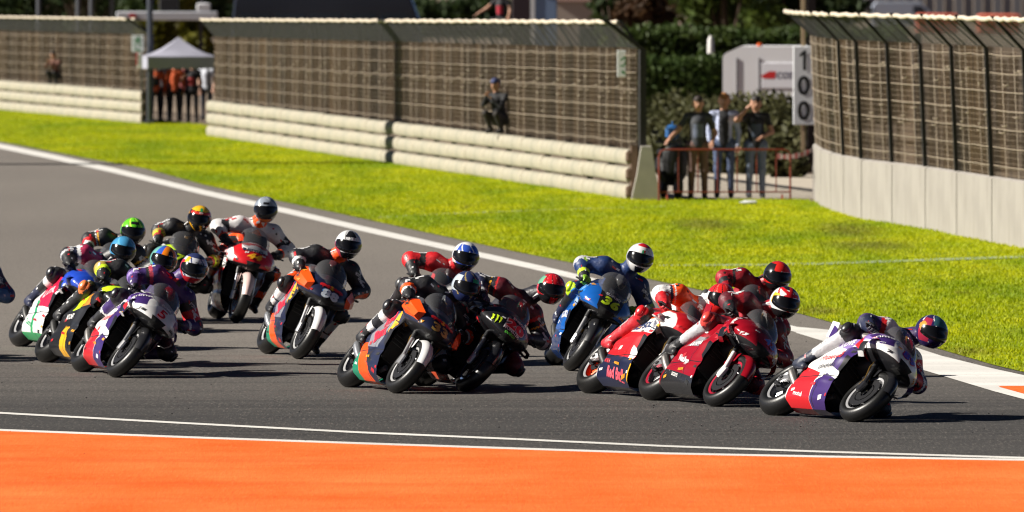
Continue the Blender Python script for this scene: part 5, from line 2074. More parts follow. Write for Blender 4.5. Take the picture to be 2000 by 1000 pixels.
honda = livery('orange_white_paint', W, [
    ('xz', OR, [(-.2, .72), (.34, .78), (.56, .92), (.56, 1.02), (-.2, 1.02)]),
    ('xz', OR, [(-.14, .60), (-.9, .80), (-.9, 1.05), (-.14, .9)]),
    ('xz', RD, [(-.22, .60), (.20, .60), (.50, .60), (.46, .30), (-.34, .30)]),
    ('xz', W, [(.22, .44), (.34, .40), (.30, .30), (.20, .30)]),
    ('xz', NV, [(-.46, .08), (.40, .08), (.44, .30), (-.36, .34)]),
    ('xz', YE, [(.24, .08), (.32, .08), (.36, .26), (.29, .26)]),
    ('xz', RD, [(.42, .74), (.62, .70), (.86, .74), (.60, .98)]),
    ('yz', RD, [(-.3, .90), (.3, .90), (.3, .66), (-.3, .66)], [('x', '>', .50)]),
    ('yz', W, [(-.16, .925), (.16, .925), (.16, .878), (-.16, .878)], [('x', '>', .5)]),
    ('yz', W, [(.22, .66), (.36, .66), (.36, .86), (.25, .86)], [('x', '>', .45)]), ('yz', W, [(-.22, .66), (-.36, .66), (-.36, .86), (-.25, .86)], [('x', '>', .45)])])
suzuki = livery('bright_blue_paint', BL, [
    ('xz', (.30, .42, .58), [(.2, .68), (.46, .62), (.48, .66), (.24, .74)]),
    ('xz', (.02, .2, .62), [(.30, .76), (.5, .70), (.62, .80), (.44, .94)]),
    ('xz', DB_, [(-.46, .08), (.4, .08), (.42, .30), (-.3, .34)]),
    ('yz', K, [(-.155, 1.05), (.155, 1.05), (.12, .74), (.05, .66), (-.05, .66), (-.12, .74)], [('x', '>', .50)])], .2)
yamaha = livery('black_paint', (.012, .012, .014), [
    ('xz', (.02, .05, .40), [(.30, .78), (.36, .72), (.48, .94), (.36, 1.0)]),
    ('xz', (.02, .05, .40), [(-.05, .66), (.10, .60), (.16, .78), (.02, .86)]),
    ('xz', (.62, .09, .035), [(-.46, .08), (.12, .08), (.08, .28), (-.36, .34)]),
    ('xz', W, [(-.46, .08), (-.30, .08), (-.34, .30), (-.46, .3)])], .25)
def ktm_paint(nm):
    return livery(nm, NV, [
        ('xz', (.22, .22, .25), [(-.14, .70), (.24, .80), (.33, .64), (.18, .36), (-.12, .36)]),
        ('xz', (.02, .04, .14), [(.02, .80), (.26, .86), (.27, .76), (.0, .68)]),
        ('xz', YE, [(.27, .80), (.35, .76), (.37, .56), (.29, .52)]),
        ('xz', OR, [(-.46, .08), (.36, .08), (.36, .36), (.10, .42), (-.14, .40), (-.26, .56)]),
        ('xz', (.02, .02, .022), [(-.05, .30), (.10, .33), (.10, .22), (-.02, .2)]),
        ('xz', (.01, .22, .12), [(-.46, .05), (-.22, .05), (-.30, .30), (-.46, .3)]),
        ('xz', NV, [(.31, .40), (.6, .40), (.6, .72), (.37, .72)]),
        ('xz', OR, [(-.14, .64), (-.9, .80), (-.9, 1.05), (-.4, .86)])], .35)
ktm1, ktm2 = ktm_paint('navy_orange_paint_a'), ktm_paint('navy_orange_paint_b')
ktm_orange = mat('wing_orange', OR, .35, var=.05)
aprilia = livery('black_red_paint', (.016, .016, .018), [('xz', RD, [(-.2, .62), (.3, .7), (.3, 1.0), (-.2, 1.0)]), ('xz', RD, [(.4, .74), (.6, .7), (.8, .8), (.5, 1.0)]), ('xz', RD, [(-.4, .1), (.2, .1), (.3, .4), (-.1, .45)])])
vr46 = livery('black_neon_paint', (.014, .015, .018), [
    ('xz', NE, [(-.02, .66), (.16, .72), (.22, .54), (.02, .50)]),
    ('xz', (.55, .22, .03), [(.16, .72), (.26, .76), (.34, .62), (.22, .56)]),
    ('xz', YE, [(-.1, .08), (.1, .08), (.14, .34), (-.02, .34)]),
    ('xz', NE, [(.5, .80), (.62, .76), (.7, .90), (.55, .95)])], .3)
castrol = livery('white_green_paint', W, [
    ('xz', (.55, .01, .05), [(-.02, .40), (.30, .40), (.36, .72), (.16, .92), (-.1, .72)]),
    ('xz', GN, [(-.12, .10), (-.04, .10), (.0, .46), (-.08, .46)]),
    ('xz', GN, [(-.46, .05), (.3, .05), (.3, .13), (-.46, .13)]),
    ('xz', (.015, .06, .45), [(.26, .7), (.5, .6), (.9, .75), (.5, 1.05), (.24, 1.0)])])
yam_rnf = livery('dark_blue_paint', (.014, .015, .02), [('xz', (.05, .2, .5), [(.3, .7), (.5, .6), (.8, .8), (.4, 1.0)])])
gresini = livery('pale_blue_paint', (.12, .30, .52), [('xz', RD, [(-.4, .1), (.3, .1), (.3, .3), (-.3, .3)])])

orange_rim = mat('orange_rim', OR, .35, .2, var=.05)
white_lip = mat('pale_rim_lip', (.6, .6, .6), .3, .5)
red_lip = mat('red_rim_lip', (.5, .02, .05), .3, .4)

DEEP = dict(hip=(-.31, .11, .92), chest=(.07, .07, 1.11), neck=(.21, .12, 1.25), head=(.36, .16, 1.36), sh_r=(.12, -.09, 1.12), sh_l=(.12, .31, 1.13), el_r=(.08, -.25, 1.02), el_l=(.20, .50, 1.0),
            hp_r=(-.28, .0, .90), hp_l=(-.27, .23, .87), kn_r=(.06, -.285, .83), kn_l=(.10, .43, .60), an_l=(-.37, .275, .44))
LEANP = dict(hip=(-.30, .08, .92), chest=(.07, .05, 1.13), head=(.35, .045, 1.36), hp_r=(-.28, -.03, .91), hp_l=(-.27, .2, .89), kn_r=(.06, -.285, .78), el_r=(.08, -.31, 1.04), kn_l=(.09, .44, .66), an_l=(-.38, .27, .45), el_l=(.14, .50, 1.03))
DANGLE = dict(an_l=(-.30, .37, .33), kn_l=(.07, .36, .70))

m_duc = mat('bright_exhaust', (.22, .21, .2), .38, .8, var=.2)
def hf(*rules):
    """helmet colours: rules are (test(az, el, p), slot); first match wins, else 0"""
    def f(az, el, p):
        for t, s in rules:
            if t(az, el, p): return s
        return 0
    return f
star = lambda cy, cz, r0, r1: (lambda az, el, p: p.x > 0 and (lambda y, z: math.hypot(y, z) < r1 + (r0 - r1) * abs(math.cos(2.5 * math.atan2(z, y))) ** 3)(p.y - cy, p.z - cz))
stripe = lambda k, off, w_: (lambda az, el, p: abs(math.sin(k * az + 2 * el + off)) < w_)

RACERS = [
 dict(label='purple and white motorcycle number 89 in the deepest lean, leading the pack', rlabel='rider in purple, white and red leathers with knee down on motorcycle 89',
      front=(1654, 825), yaw=29, lean=49, paint=pramac, wing='loop', tailfin=True, exh=m_duc, pose=DEEP, gaze=30, tilt=14, nod=8, forklow=m_carbon, swing=m_alu, mudpaint=m_carbon,
      prints=[('front', '89', .17, .115, .0, .95, (.06, .05, .42), .04, .15, 0, (.62, .02, .05)), ('side', 'prima', .17, .06, .60, .83, W, .02, .1, 62), ('side', 'GENERALI', .25, .045, .02, .43, (.05, .05, .06), .02, 0, 8), ('side', 'Prosecco', .34, .085, .02, .54, RD, .01, .2, 10),
              ('side', 'LOVE', .20, .075, .08, .72, W, .03, .1, 12), ('side', 'motul', .16, .035, -.22, .16, W, .02, .1, -4), ('side', 'alpinestars', .10, .022, .66, .76, W, .0, .1, 20), ('front', 'FIAMM', .11, .028, .0, 1.06, (.04, .04, .05), .02, 0), ('front', 'OCTO', .10, .03, -.15, 1.03, (.05, .12, .4), .02, 0, 60)],
      suit=dict(base=(.05, .03, .10), thigh=[(0, W, .45), (.7, K, 1.1)], shin=[(0, SI, .9)], uparm=[(0, RD, .45), (.45, PU, .7)], fore_r=NV, fore_l=[(0, W, .25), (.3, RD, .8)], yoke=W, torso=PU, low=W, slider=K, glove=(.035, .035, .05), boot=(.02, .025, .045), bootcuff=SI, hump=PU),
      helmet=([(.022, .014, .07), (.30, .02, .05), (.55, .24, .03), (.03, .10, .13), W], hf((lambda a, e, p: e < R(-35), 0), (lambda a, e, p: math.hypot(a + 1.35, e - .3) < .28, 2), (lambda a, e, p: a < -.8 and e < .9 and a > -1.6, 1), (lambda a, e, p: e > .45 and abs(a) < .6, 3), (stripe(3, .4, .13), 4)))),
 dict(label='dark red motorcycle with white fairing lettering and blue number 43, second in line', rlabel='rider in dark red leathers with white star helmet on motorcycle 43',
      front=(1385, 795), yaw=24, lean=44, paint=ducati, wing='loop', tailfin=True, exh=m_duc, pose=LEANP, gaze=16, tilt=14, forklow=mat('fork_white', W, .4), lip=red_lip,
      prints=[('front', '43', .15, .10, .04, .95, (.10, .18, .62), .03, .15, 0, (.70, .10, .14)), ('side', 'Lenovo', .20, .055, .56, .79, W, .03, 0, -62), ('side', 'riello', .14, .045, .50, .92, (.5, .3, .36), .02, .1, -58), ('side', 'NetApp', .24, .075, -.02, .345, W, .03, 0, -8), ('side', 'Lenovo', .24, .07, .03, .53, W, .02, 0, 6), ('side', 'ECOSYS', .14, .03, -.1, .20, W, .02, 0, -6),
              ('side', 'CARRERA', .14, .03, .60, .71, W, .01, .1, -30), ('front', 'Lenovo', .12, .035, .18, .88, W, .02, 0, -10)],
      suit=dict(base=DR, thigh=[(0, DR, .5), (.5, BR, 1.1)], slider=(.6, .05, .04), shin=[(0, SI, .6), (.6, K, 1.1)], fore_r=[(0, BR, .5), (.5, K, 1.1)], uparm=[(.0, DR, .7), (.7, BR, 1.1)], glove=K, boot=K, bootcuff=SI, yoke=BR),
      helmet=([W, RD, K, YE, GN], hf((star(-.01, .08, .09, .03), 1), (lambda a, e, p: e > .95, 2), (lambda a, e, p: -1.5 < a < -.9 and -.1 < e < .5, 3), (lambda a, e, p: abs(a - .5) < .12 and .45 < e < .75, 4), (lambda a, e, p: e < -.45, 2), (stripe(2, 1.0, .2), 1)))),
 dict(label='red motorcycle mostly hidden behind number 43', rlabel='rider in red leathers with glossy red helmet behind motorcycle 43',
      front=(1382, 742), yaw=20, lean=40, paint=ducati, wing='loop', pose=LEANP, gaze=10, tilt=8, lip=red_lip, prints=[('front', '63', .15, .10, 0, .95, W, .03, .1)],
      suit=dict(base=DR, uparm=[(0, DR, .4), (.4, K, .55), (.55, DR, 1.1)], yoke=DR, fore=[(0, DR, .4), (.4, K, .8)], glove=K, thigh=BR, boot=K), hprints=[('SUOMY', .085, .028, .04, .075, W)],
      helmet=([(.62, .02, .015), K, W], hf((lambda a, e, p: a < -.55 and e > -.2 and e < 1.0, 1), (lambda a, e, p: e < -.4, 1), (stripe(2, .2, .08), 1)))),
 dict(label='orange, red and white motorcycle with orange wheels squeezed behind number 43', rlabel='rider in white, red and orange leathers with red helmet beside motorcycle 43',
      front=(1260, 781), yaw=24, lean=42, paint=honda, wing='side', rim=orange_rim, pose=dict(LEANP, head=(.35, .11, 1.35), neck=(.2, .08, 1.28)), gaze=14, tilt=16, swing=mat('white_swing', W, .35), spar=m_alu, ductpaint=honda, duct=False,
      prints=[('side', 'REPSOL', .34, .085, .08, .675, (.02, .04, .12), .03, 0, 8), ('side', 'HONDA', .20, .06, .42, .80, RD, .03, 0, -62), ('side', 'HONDA', .14, .04, -.24, .27, RD, .03, 0, -6), ('side', 'Red Bull', .36, .09, .0, .165, (.7, .10, .14), .04, 0, -4), ('front', '93', .17, .11, 0, .94, RD, .04, .1), ('side', 'HRC', .10, .05, .36, .70, (.05, .06, .12), .02, 0, -55)],
      suit=dict(base=W, uparm=[(0, W, .3), (.3, OR, .4), (.4, NV, .55), (.55, W, 1.1)], fore=[(0, W, .35), (.35, RD, 1.1)], yoke=OR, thigh=[(0, (.5, .02, .03), .8), (.8, K, 1.1)], slider=RD, shin=[(0, (.5, .02, .03), .7), (.7, K, 1.1)], torso=[('top', K, .2)], glove=(.5, .02, .03), boot=(.45, .02, .03), bootcuff=(.5, .02, .03), low=RD),
      hprints=[('SHOEI', .085, .028, .05, .072, W)], helmet=([(.66, .02, .02), K, W, (.8, .2, .15)], hf((lambda a, e, p: e < -.45, 0), (stripe(4, .3, .18), 1), (lambda a, e, p: a < -1.2 and e < .3, 2), (stripe(3, 1.4, .10), 3)))),
 dict(label='bright blue motorcycle with neon yellow number 36 on a black panel', rlabel='rider in dark blue leathers with white helmet on motorcycle 36',
      front=(1107, 725), yaw=7, lean=33, paint=suzuki, wing='side', pose=dict(LEANP, head=(.35, .06, 1.41), neck=(.2, .05, 1.31), el_r=(.06, -.38, 1.04), el_l=(.10, .46, 1.0)), gaze=8, tilt=16, rim=m_rim, lip=white_lip, mudpaint=m_carbon,
      prints=[('front', '36', .20, .125, .0, .945, NE, .05, .2), ('front', 'SUZUKI', .17, .032, .0, 1.04, W, .03, 0), ('side', 'ECSTAR', .17, .05, .50, .86, (.3, .5, .75), .01, .2, -40), ('side', 'SUZUKI', .26, .07, .1, .5, W, .03, 0, 5)],
      suit=dict(base=DB_, uparm=[(0, DB_, .75), (.75, (.25, .4, .05), .9), (.9, SI, 1.1)], fore=[(0, DB_, .6), (.6, NE, .8), (.8, K, 1.1)], yoke=DB_, glove=(.2, .4, .02), boot=NV, thigh=DB_, slider=NE, shin=K),
      hprints=[('AGV', .05, .022, .0, .085, (.1, .3, .2))], helmet=([W, K, RD, GN, SI], hf((lambda a, e, p: e > .95 and a > -1, 2), (lambda a, e, p: e < -.5 and abs(a) < .5, 1), (lambda a, e, p: -.15 < a < .0 and .42 < e < .7, 3), (lambda a, e, p: 0 < a < .15 and .42 < e < .7, 2), (stripe(2, .9, .10), 4), (lambda a, e, p: a < -1.1 and e < .1, 4)))),
 dict(label='black motorcycle with red number 20 and green claw marks', rlabel='rider in black leathers with red patterned helmet on motorcycle 20',
      front=(898, 766), yaw=18, lean=41, paint=yamaha, wing='side', pose=dict(LEANP, head=(.35, .17, 1.44), neck=(.2, .11, 1.32), el_r=(.04, -.38, 1.06)), gaze=14, tilt=10, swing=m_carbon, lip=mat('blue_lip', (.1, .16, .3), .3, .5),
      prints=[('front', '20', .22, .12, .02, .945, RD, .06, .0, 0, W), ('front', 'ENEOS', .16, .035, .04, 1.04, W, .03, 0), ('front', 'MONSTER', .2, .04, .0, .865, W, .02, 0), ('front', 'ENERGY', .12, .025, .0, .82, (.1, .6, .05), .02, 0), ('side', 'ENEOS', .24, .085, -.06, .19, W, .03, 0, -4)] + claw(-.185, .90, .055) + claw(.22, .74, .04) + claw(.12, .66, .06, 'shape_s'),
      suit=dict(base=(.016, .016, .022), uparm=[(0, RD, .25), (.25, (.016, .016, .022), .45), (.45, YE, .5), (.5, K, .8), (.8, NV, 1.1)], fore=[(0, (.03, .035, .08), .7), (.7, SI, .85)], yoke=BR, fore_l=[(0, SI, .3)], glove=(.04, .05, .09), shin=[(0, K, .6), (.6, SI, 1.1)], slider=K, boot=K, bootcuff=SI, thigh_l=[(0, K, .6), (.6, BR, 1.1)]),
      helmet=([(.55, .012, .02), K, (.15, .4, .25), (.7, .3, .3)], hf((lambda a, e, p: e < -.35 and abs(a) > .35, 1), (lambda a, e, p: a < -1.1 and e > .2 and e < .9, 2), (stripe(5, .2, .2), 1), (stripe(7, 1.1, .07), 3)))),
 dict(label='dark blue and orange motorcycle with gold number 33', rlabel='rider in black and orange leathers with dark blue helmet on motorcycle 33',
      front=(764, 769), yaw=20, lean=38, paint=ktm1, wing='panel', wingpaint=ktm_orange, mudpaint=mat('mud_white', (.66, .66, .66), .35), pose=dict(LEANP, head=(.35, .10, 1.36), neck=(.2, .07, 1.28)), gaze=18, tilt=14, forklow=m_alu, exh=mat('grey_silencer', (.25, .26, .28), .3, .5), swing=m_carbon, lip=white_lip,
      prints=[('front', '33', .19, .10, .0, .87, GD, .05, -.05, 0), ('side', 'KTM', .10, .045, .50, .85, K, .05, .1, -50, 1), ('side', 'Red', .20, .12, .08, .67, (.62, .02, .05), .05, 0, 30), ('side', 'Bull', .26, .13, .06, .50, (.62, .02, .05), .06, 0, 25), ('front', 'KTM', .075, .03, .29, .83, K, .05, .1, -8)] + bulls(.0, .965, .07),
      suit=dict(base=(.014, .014, .018), uparm=[('top', OR, .9), (0, W, .12)], fore=[(.25, OR, .45), (.45, W, .6), (.6, K, 1.1)], yoke=K, thigh=[(.0, OR, .25), (.5, OR, .75), (.75, W, .95)], slider=K, shin=[(0, W, .3)], glove=K, boot=K, bootcuff=W, torso=[('top', OR, .85)]),
      helmet=([(.02, .03, .10), (.30, .22, .08), GN, (.35, .03, .05), (.45, .5, .55)], hf((lambda a, e, p: e < -.5, 0), (lambda a, e, p: .2 < e < .7 and .1 < a < .7, 2), (lambda a, e, p: a > .8 and e > -.2, 3), (lambda a, e, p: a < -.9 and e > -.3 and e < .8, 4), (stripe(3, .6, .2), 1)))),
 dict(label='black and red motorcycle mostly hidden behind number 33', rlabel='rider in red and black leathers with blue and white helmet behind motorcycle 33',
      front=(782, 716), yaw=10, lean=32, paint=aprilia, wing='loop', pose=dict(LEANP, el_r=(.08, -.40, 1.04)), gaze=10, tilt=12, prints=[('front', '12', .16, .1, 0, .95, W, .04, .1)],
      suit=dict(base=(.02, .016, .018), uparm=[(0, RD, .35), (.35, K, .6), (.6, RD, 1.1)], fore=[(0, RD, .35), (.35, K, 1.1)], yoke=RD, neck=RD, glove=K, torso=RD, boot=K),
      hprints=[('Arai', .08, .035, .03, .08, W)], helmet=([(.03, .08, .42), W, (.5, .02, .04), K], hf((lambda a, e, p: e < -.45, 3), (lambda a, e, p: e > 1.0, 1), (lambda a, e, p: a < -1.1, 1), (lambda a, e, p: abs(a - 1.0) < .2 and e < .4, 2), (stripe(3, .8, .16), 1)))),
 dict(label='dark blue and orange motorcycle with pale number 88', rlabel='rider in black and orange leathers with white and silver helmet on motorcycle 88',
      front=(576, 702), yaw=15, lean=28, paint=ktm2, wing='panel', wingpaint=ktm_orange, mudpaint=mat('mud_white', (.66, .66, .66), .35), pose=DANGLE, gaze=9, tilt=10, exh=mat('grey_silencer', (.25, .26, .28), .3, .5), swing=m_carbon, lip=white_lip,
      prints=[('front', '88', .20, .11, .0, .87, (.62, .7, .78), .06, .1, 0, (.05, .2, .5)), ('side', 'KTM', .10, .045, .50, .85, K, .05, .1, -50, 1), ('front', 'KTM', .075, .03, .29, .83, K, .05, .1, -8), ('side', 'Red', .20, .12, .08, .67, (.62, .02, .05), .05, 0, 30), ('side', 'Bull', .26, .13, .06, .50, (.62, .02, .05), .06, 0, 25)] + bulls(.0, .965, .07),
      suit=dict(base=(.014, .014, .018), uparm=[('top', OR, .92), (0, (.5, .03, .05), .1)], fore=[(0, OR, .12), (.12, K, .4), (.4, W, .6), (.6, K, 1.1)], fore_l=[('out', OR, .8)], yoke=K, thigh=[(.0, OR, .3), (.55, OR, .9)], slider=K, shin=[(0, W, .5)], glove=(.05, .02, .02), boot=K, bootcuff=W, neck=OR),
      hprints=[('MEO', .09, .034, .02, .10, W)], helmet=([(.55, .55, .56), K, W, (.5, .05, .08)], hf((lambda a, e, p: e > .62 and abs(a) < .55 and p.x > .03, 1), (lambda a, e, p: a < -1.0 and e > .1, 2), (lambda a, e, p: a < -.9 and e < .1, 3), (lambda a, e, p: e < -.45, 1), (stripe(4, .9, .16), 1)))),
 dict(label='red, white and orange motorcycle with yellow number 44 sitting almost upright', rlabel='rider in white and orange leathers with silver helmet on motorcycle 44',
      front=(457, 631), yaw=11, lean=17, paint=honda, wing='side', rim=orange_rim, lip=white_lip, pose=dict(DANGLE, head=(.33, .04, 1.40), el_r=(.08, -.42, 1.05), el_l=(.10, .48, 1.03), an_l=(-.28, .34, .30)), gaze=3, tilt=3, duct=False, mudpaint=mat('mud_red', (.62, .45, .42), .3), wingpaint=m_carbon,
      prints=[('front', '44', .18, .085, .0, .93, YE, .06, .25, 0, (.75, .12, .02)), ('front', 'REPSOL', .30, .045, .0, 1.015, (.02, .03, .06), .04, 0), ('side', 'HONDA', .16, .045, .50, .83, (.7, .2, .22), .03, 0, -55, 1), ('side', 'REPSOL', .28, .08, .06, .68, (.02, .04, .12), .03, 0, 14), ('side', 'Red Bull', .36, .09, .0, .165, (.7, .10, .14), .04, 0, -4), ('front', 'HONDA', .10, .032, .19, .86, (.75, .3, .3), .02, 0, 8)],
      suit=dict(base=(.62, .60, .60), uparm=[('top', (.62, .6, .6), .5), (.0, OR, .12), (.45, K, .8)], fore=[(0, (.62, .6, .6), .75), ('out', (.62, .6, .6), .2), (.75, OR, .85), (.85, K, 1.1)], yoke=(.62, .6, .6), torso=OR, neck=OR, thigh=[(0, K, .5), (.5, OR, .75), (.75, K, 1.1)], slider=OR, shin=[(0, K, .5), (.5, OR, .8)], glove=K, boot=K, bootcuff=OR, low=OR, hump=SI),
      helmet=([(.25, .28, .33), K, (.42, .47, .52), (.7, .18, .05)], hf((lambda a, e, p: e < -.62 and abs(a) < .8, 3), (lambda a, e, p: e < -.35, 1), (lambda a, e, p: abs(e - .62) < .10 and abs(a) < .35, 1), (stripe(2, .4, .3), 2)))),
 dict(label='purple and white motorcycle with red number 5 at the front of the rear group', rlabel='rider in purple and red leathers with white visored helmet on motorcycle 5',
      front=(216, 738), yaw=17, lean=40, paint=pramac, wing='loop', tailfin=True, exh=m_duc, pose=dict(LEANP, head=(.34, .06, 1.46), neck=(.2, .05, 1.35), chest=(.07, .05, 1.18), sh_r=(.12, -.16, 1.19), sh_l=(.12, .24, 1.20)), gaze=10, tilt=12, forklow=m_alu, mudpaint=m_carbon,
      prints=[('front', '5', .10, .12, .0, .93, (.62, .02, .03), .02, .15), ('side', 'prima', .15, .055, .60, .85, W, .02, .1, 62), ('front', 'prima', .13, .05, .20, .88, W, .02, .1), ('front', 'FIAMM', .12, .032, .02, 1.05, W, .02, 0), ('side', 'OCTO', .13, .045, .46, .94, W, .03, 0, 70), ('front', 'OCTO', .11, .035, .16, 1.0, W, .03, 0, 8), ('side', 'Prosecco', .30, .085, .02, .54, RD, .01, .2, 10), ('side', 'LOVE', .2, .07, .08, .72, W, .03, .1, 12)],
      suit=dict(base=(.035, .018, .085), uparm=[(0, (.4, .03, .06), .35), (.35, K, .5), (.5, PU, 1.1)], uparm_l=[(0, K, .4), (.4, RD, .8), (.8, K, 1.1)], fore=[(0, LP, .3), (.3, PU, .8)], fore_l=[(0, PU, .6), (.6, W, .75)], yoke=PU, thigh=[(0, W, .2), (.6, K, 1.1)], slider=K, shin=[(0, PU, .5), (.5, W, .7)], glove=K, boot=K, neck=PU),
      hprints=[('SHARK', .09, .03, .03, .085, K)], helmet=([(.55, .56, .6), (.03, .04, .12), (.55, .02, .03), YE], hf((lambda a, e, p: e > .85, 1), (lambda a, e, p: e < -.5, 2), (lambda a, e, p: a < -1.1 and e < .5, 2), (lambda a, e, p: -1.1 < a < -.7 and e > .3, 3), (stripe(3, .4, .2), 1)))),
 dict(label='black and neon yellow motorcycle tucked between number 5 and the red green one', rlabel='rider in black leathers with orange and blue helmet behind motorcycle 5',
      front=(162, 719), yaw=21, lean=40, paint=vr46, wing='loop', pose=dict(LEANP, head=(.35, .08, 1.49), neck=(.2, .07, 1.36)), gaze=14, tilt=18, prints=[('side', 'MOONEY', .22, .06, -.02, .44, W, .02, 0, 6), ('front', '10', .16, .1, 0, .95, NE, .04, .1)],
      suit=dict(base=(.016, .016, .018), uparm=[(0, K, .85), (.85, (.35, .25, .05), 1.1)], fore=[(0, (.35, .25, .05), .2), (.2, NE, .4), (.4, K, 1.1)], slider=(.8, .2, .06), glove=K, boot=K, yoke=K),
      hprints=[('AGV', .045, .02, .03, .085, W)], helmet=([(.85, .22, .01), (.03, .10, .5), K, (.15, .4, .35), GN], hf((lambda a, e, p: math.hypot(a - .25, e - .62) < .26, 2), (lambda a, e, p: e < -.45, 2), (lambda a, e, p: -1.1 < a < -.55, 1), (lambda a, e, p: a < -1.1, 3)))),
 dict(label='white, green and red motorcycle, tail of the rear group', rlabel='rider in white and black leathers with light blue helmet',
      front=(108, 687), yaw=21, lean=36, paint=castrol, wing='loop', pose=dict(LEANP, head=(.35, .10, 1.40), neck=(.2, .07, 1.30)), gaze=14, tilt=14, prints=[('side', 'Castrol', .20, .06, -.18, .22, GN, .02, .1, -10), ('side', 'LCR', .26, .11, .1, .58, (.75, .4, .45), .05, 0, 20), ('front', '73', .16, .1, 0, .95, W, .04, .1)],
      suit=dict(base=(.018, .018, .022), uparm=[(0, (.5, .03, .1), .15), (.15, W, .45), (.45, NV, .7), (.7, SI, .9)], fore=[(0, SI, .25), (.25, K, 1.1)], yoke=(.5, .03, .1), glove=K, boot=NV, thigh=[(.6, W, .8)], slider=K, shin=[(0, W, .3), (.3, K, 1.1)]),
      hprints=[('SHOEI', .08, .028, .04, .08, K)], helmet=([(.06, .28, .52), K, (.12, .42, .62)], hf((lambda a, e, p: e < -.35, 1), (stripe(2, .5, .25), 2)))),
 dict(label='dark motorcycle of the green helmeted rider hidden behind the rear group', rlabel='rider in black leathers with bright green helmet',
      front=(150, 652), yaw=12, lean=30, paint=yam_rnf, wing='side', pose=LEANP, gaze=10, tilt=6, prints=[('front', '35', .16, .1, 0, .95, W, .04, .1)],
      suit=dict(base=(.016, .016, .018), uparm=[(.3, YE, .38), (.45, W, .52), (0, (.5, .5, .5), .1)], fore=[(0, K, .3), (.3, RD, .6), (.6, W, .8)], glove=K, boot=K),
      helmet=([(.12, .60, .02), K, (.55, .8, .1)], hf((lambda a, e, p: e < -.2, 1), (lambda a, e, p: abs(e - .75) < .12 and abs(a) < .5, 1), (stripe(3, .3, .28), 2), (stripe(4, 1.4, .15), 1)))),
 dict(label='black and neon motorcycle with dark screen behind number 5', rlabel='rider in black leathers with yellow and red banded helmet',
      front=(300, 632), yaw=9, lean=24, paint=vr46, wing='loop', pose=dict(LEANP, el_l=(.10, .48, 1.0)), gaze=6, tilt=10, prints=[('front', '72', .16, .1, 0, .95, NE, .04, .1)],
      suit=dict(base=(.018, .018, .02), uparm=[(0, (.4, .05, .02), .08)], fore=[(.3, (.4, .3, .05), .5), (.5, NE, .62), (.62, (.4, .05, .03), .8)], yoke=K, glove=K, boot=K, neck=K),
      hprints=[('AGV', .045, .02, .0, .10, W)], helmet=([K, YE, (.5, .03, .02), GN, (.75, .45, .02)], hf((lambda a, e, p: math.hypot(a, e - .85) < .2, 3), (lambda a, e, p: abs(e - .52) < .10 and abs(a) < 1.2, 2), (stripe(3, .6, .3), 1), (lambda a, e, p: e > .7, 4)))),
 dict(label='pale blue motorcycle cut by the edge of the picture', rlabel='rider in blue leathers cut by the edge of the picture',
      front=(-142, 706), yaw=10, lean=28, paint=gresini, wing='loop', pose=LEANP, gaze=8, tilt=6, prints=[('front', '49', .16, .1, 0, .95, W, .04, .1)],
      suit=dict(base=(.02, .05, .16), uparm=[(0, NV, .6), (.6, (.25, .03, .05), .7)], fore=[(0, (.05, .15, .3), .8)], fore_l=[(0, (.08, .2, .4), .8)], glove=K, boot=K, thigh=(.1, .25, .4)),
      helmet=([(.10, .02, .05), (.2, .2, .26), K], hf((lambda a, e, p: e < -.3, 2), (stripe(4, .4, .3), 1)))),
]
for sp in RACERS:
    b_root, b_M = bike(sp)
    rider(sp, b_root, b_M)

# ================================================================== people beside the track
SKIN = (.42, .22, .14)
def hand_open():
    def f():
        mb = MB()
        mb.loft([ring_at((0, 0, 0), .026, .018, 8), ring_at((.04, 0, 0), .036, .016, 8), ring_at((.085, 0, 0), .038, .013, 8)])
        for k, L in enumerate((.062, .075, .07, .055)):
            y = -.028 + .019 * k
            mb.tube([(.075, y, 0), (.085 + L * .5, y * 1.05, -.006), (.085 + L, y * 1.08, -.022)], [.0095, .009, .007], 6)
        mb.tube([(.02, -.03, 0), (.05, -.052, -.008), (.082, -.058, -.016)], [.012, .011, .008], 6)
        return mb.mesh('hand', 45)
    return shared('openhand', f)

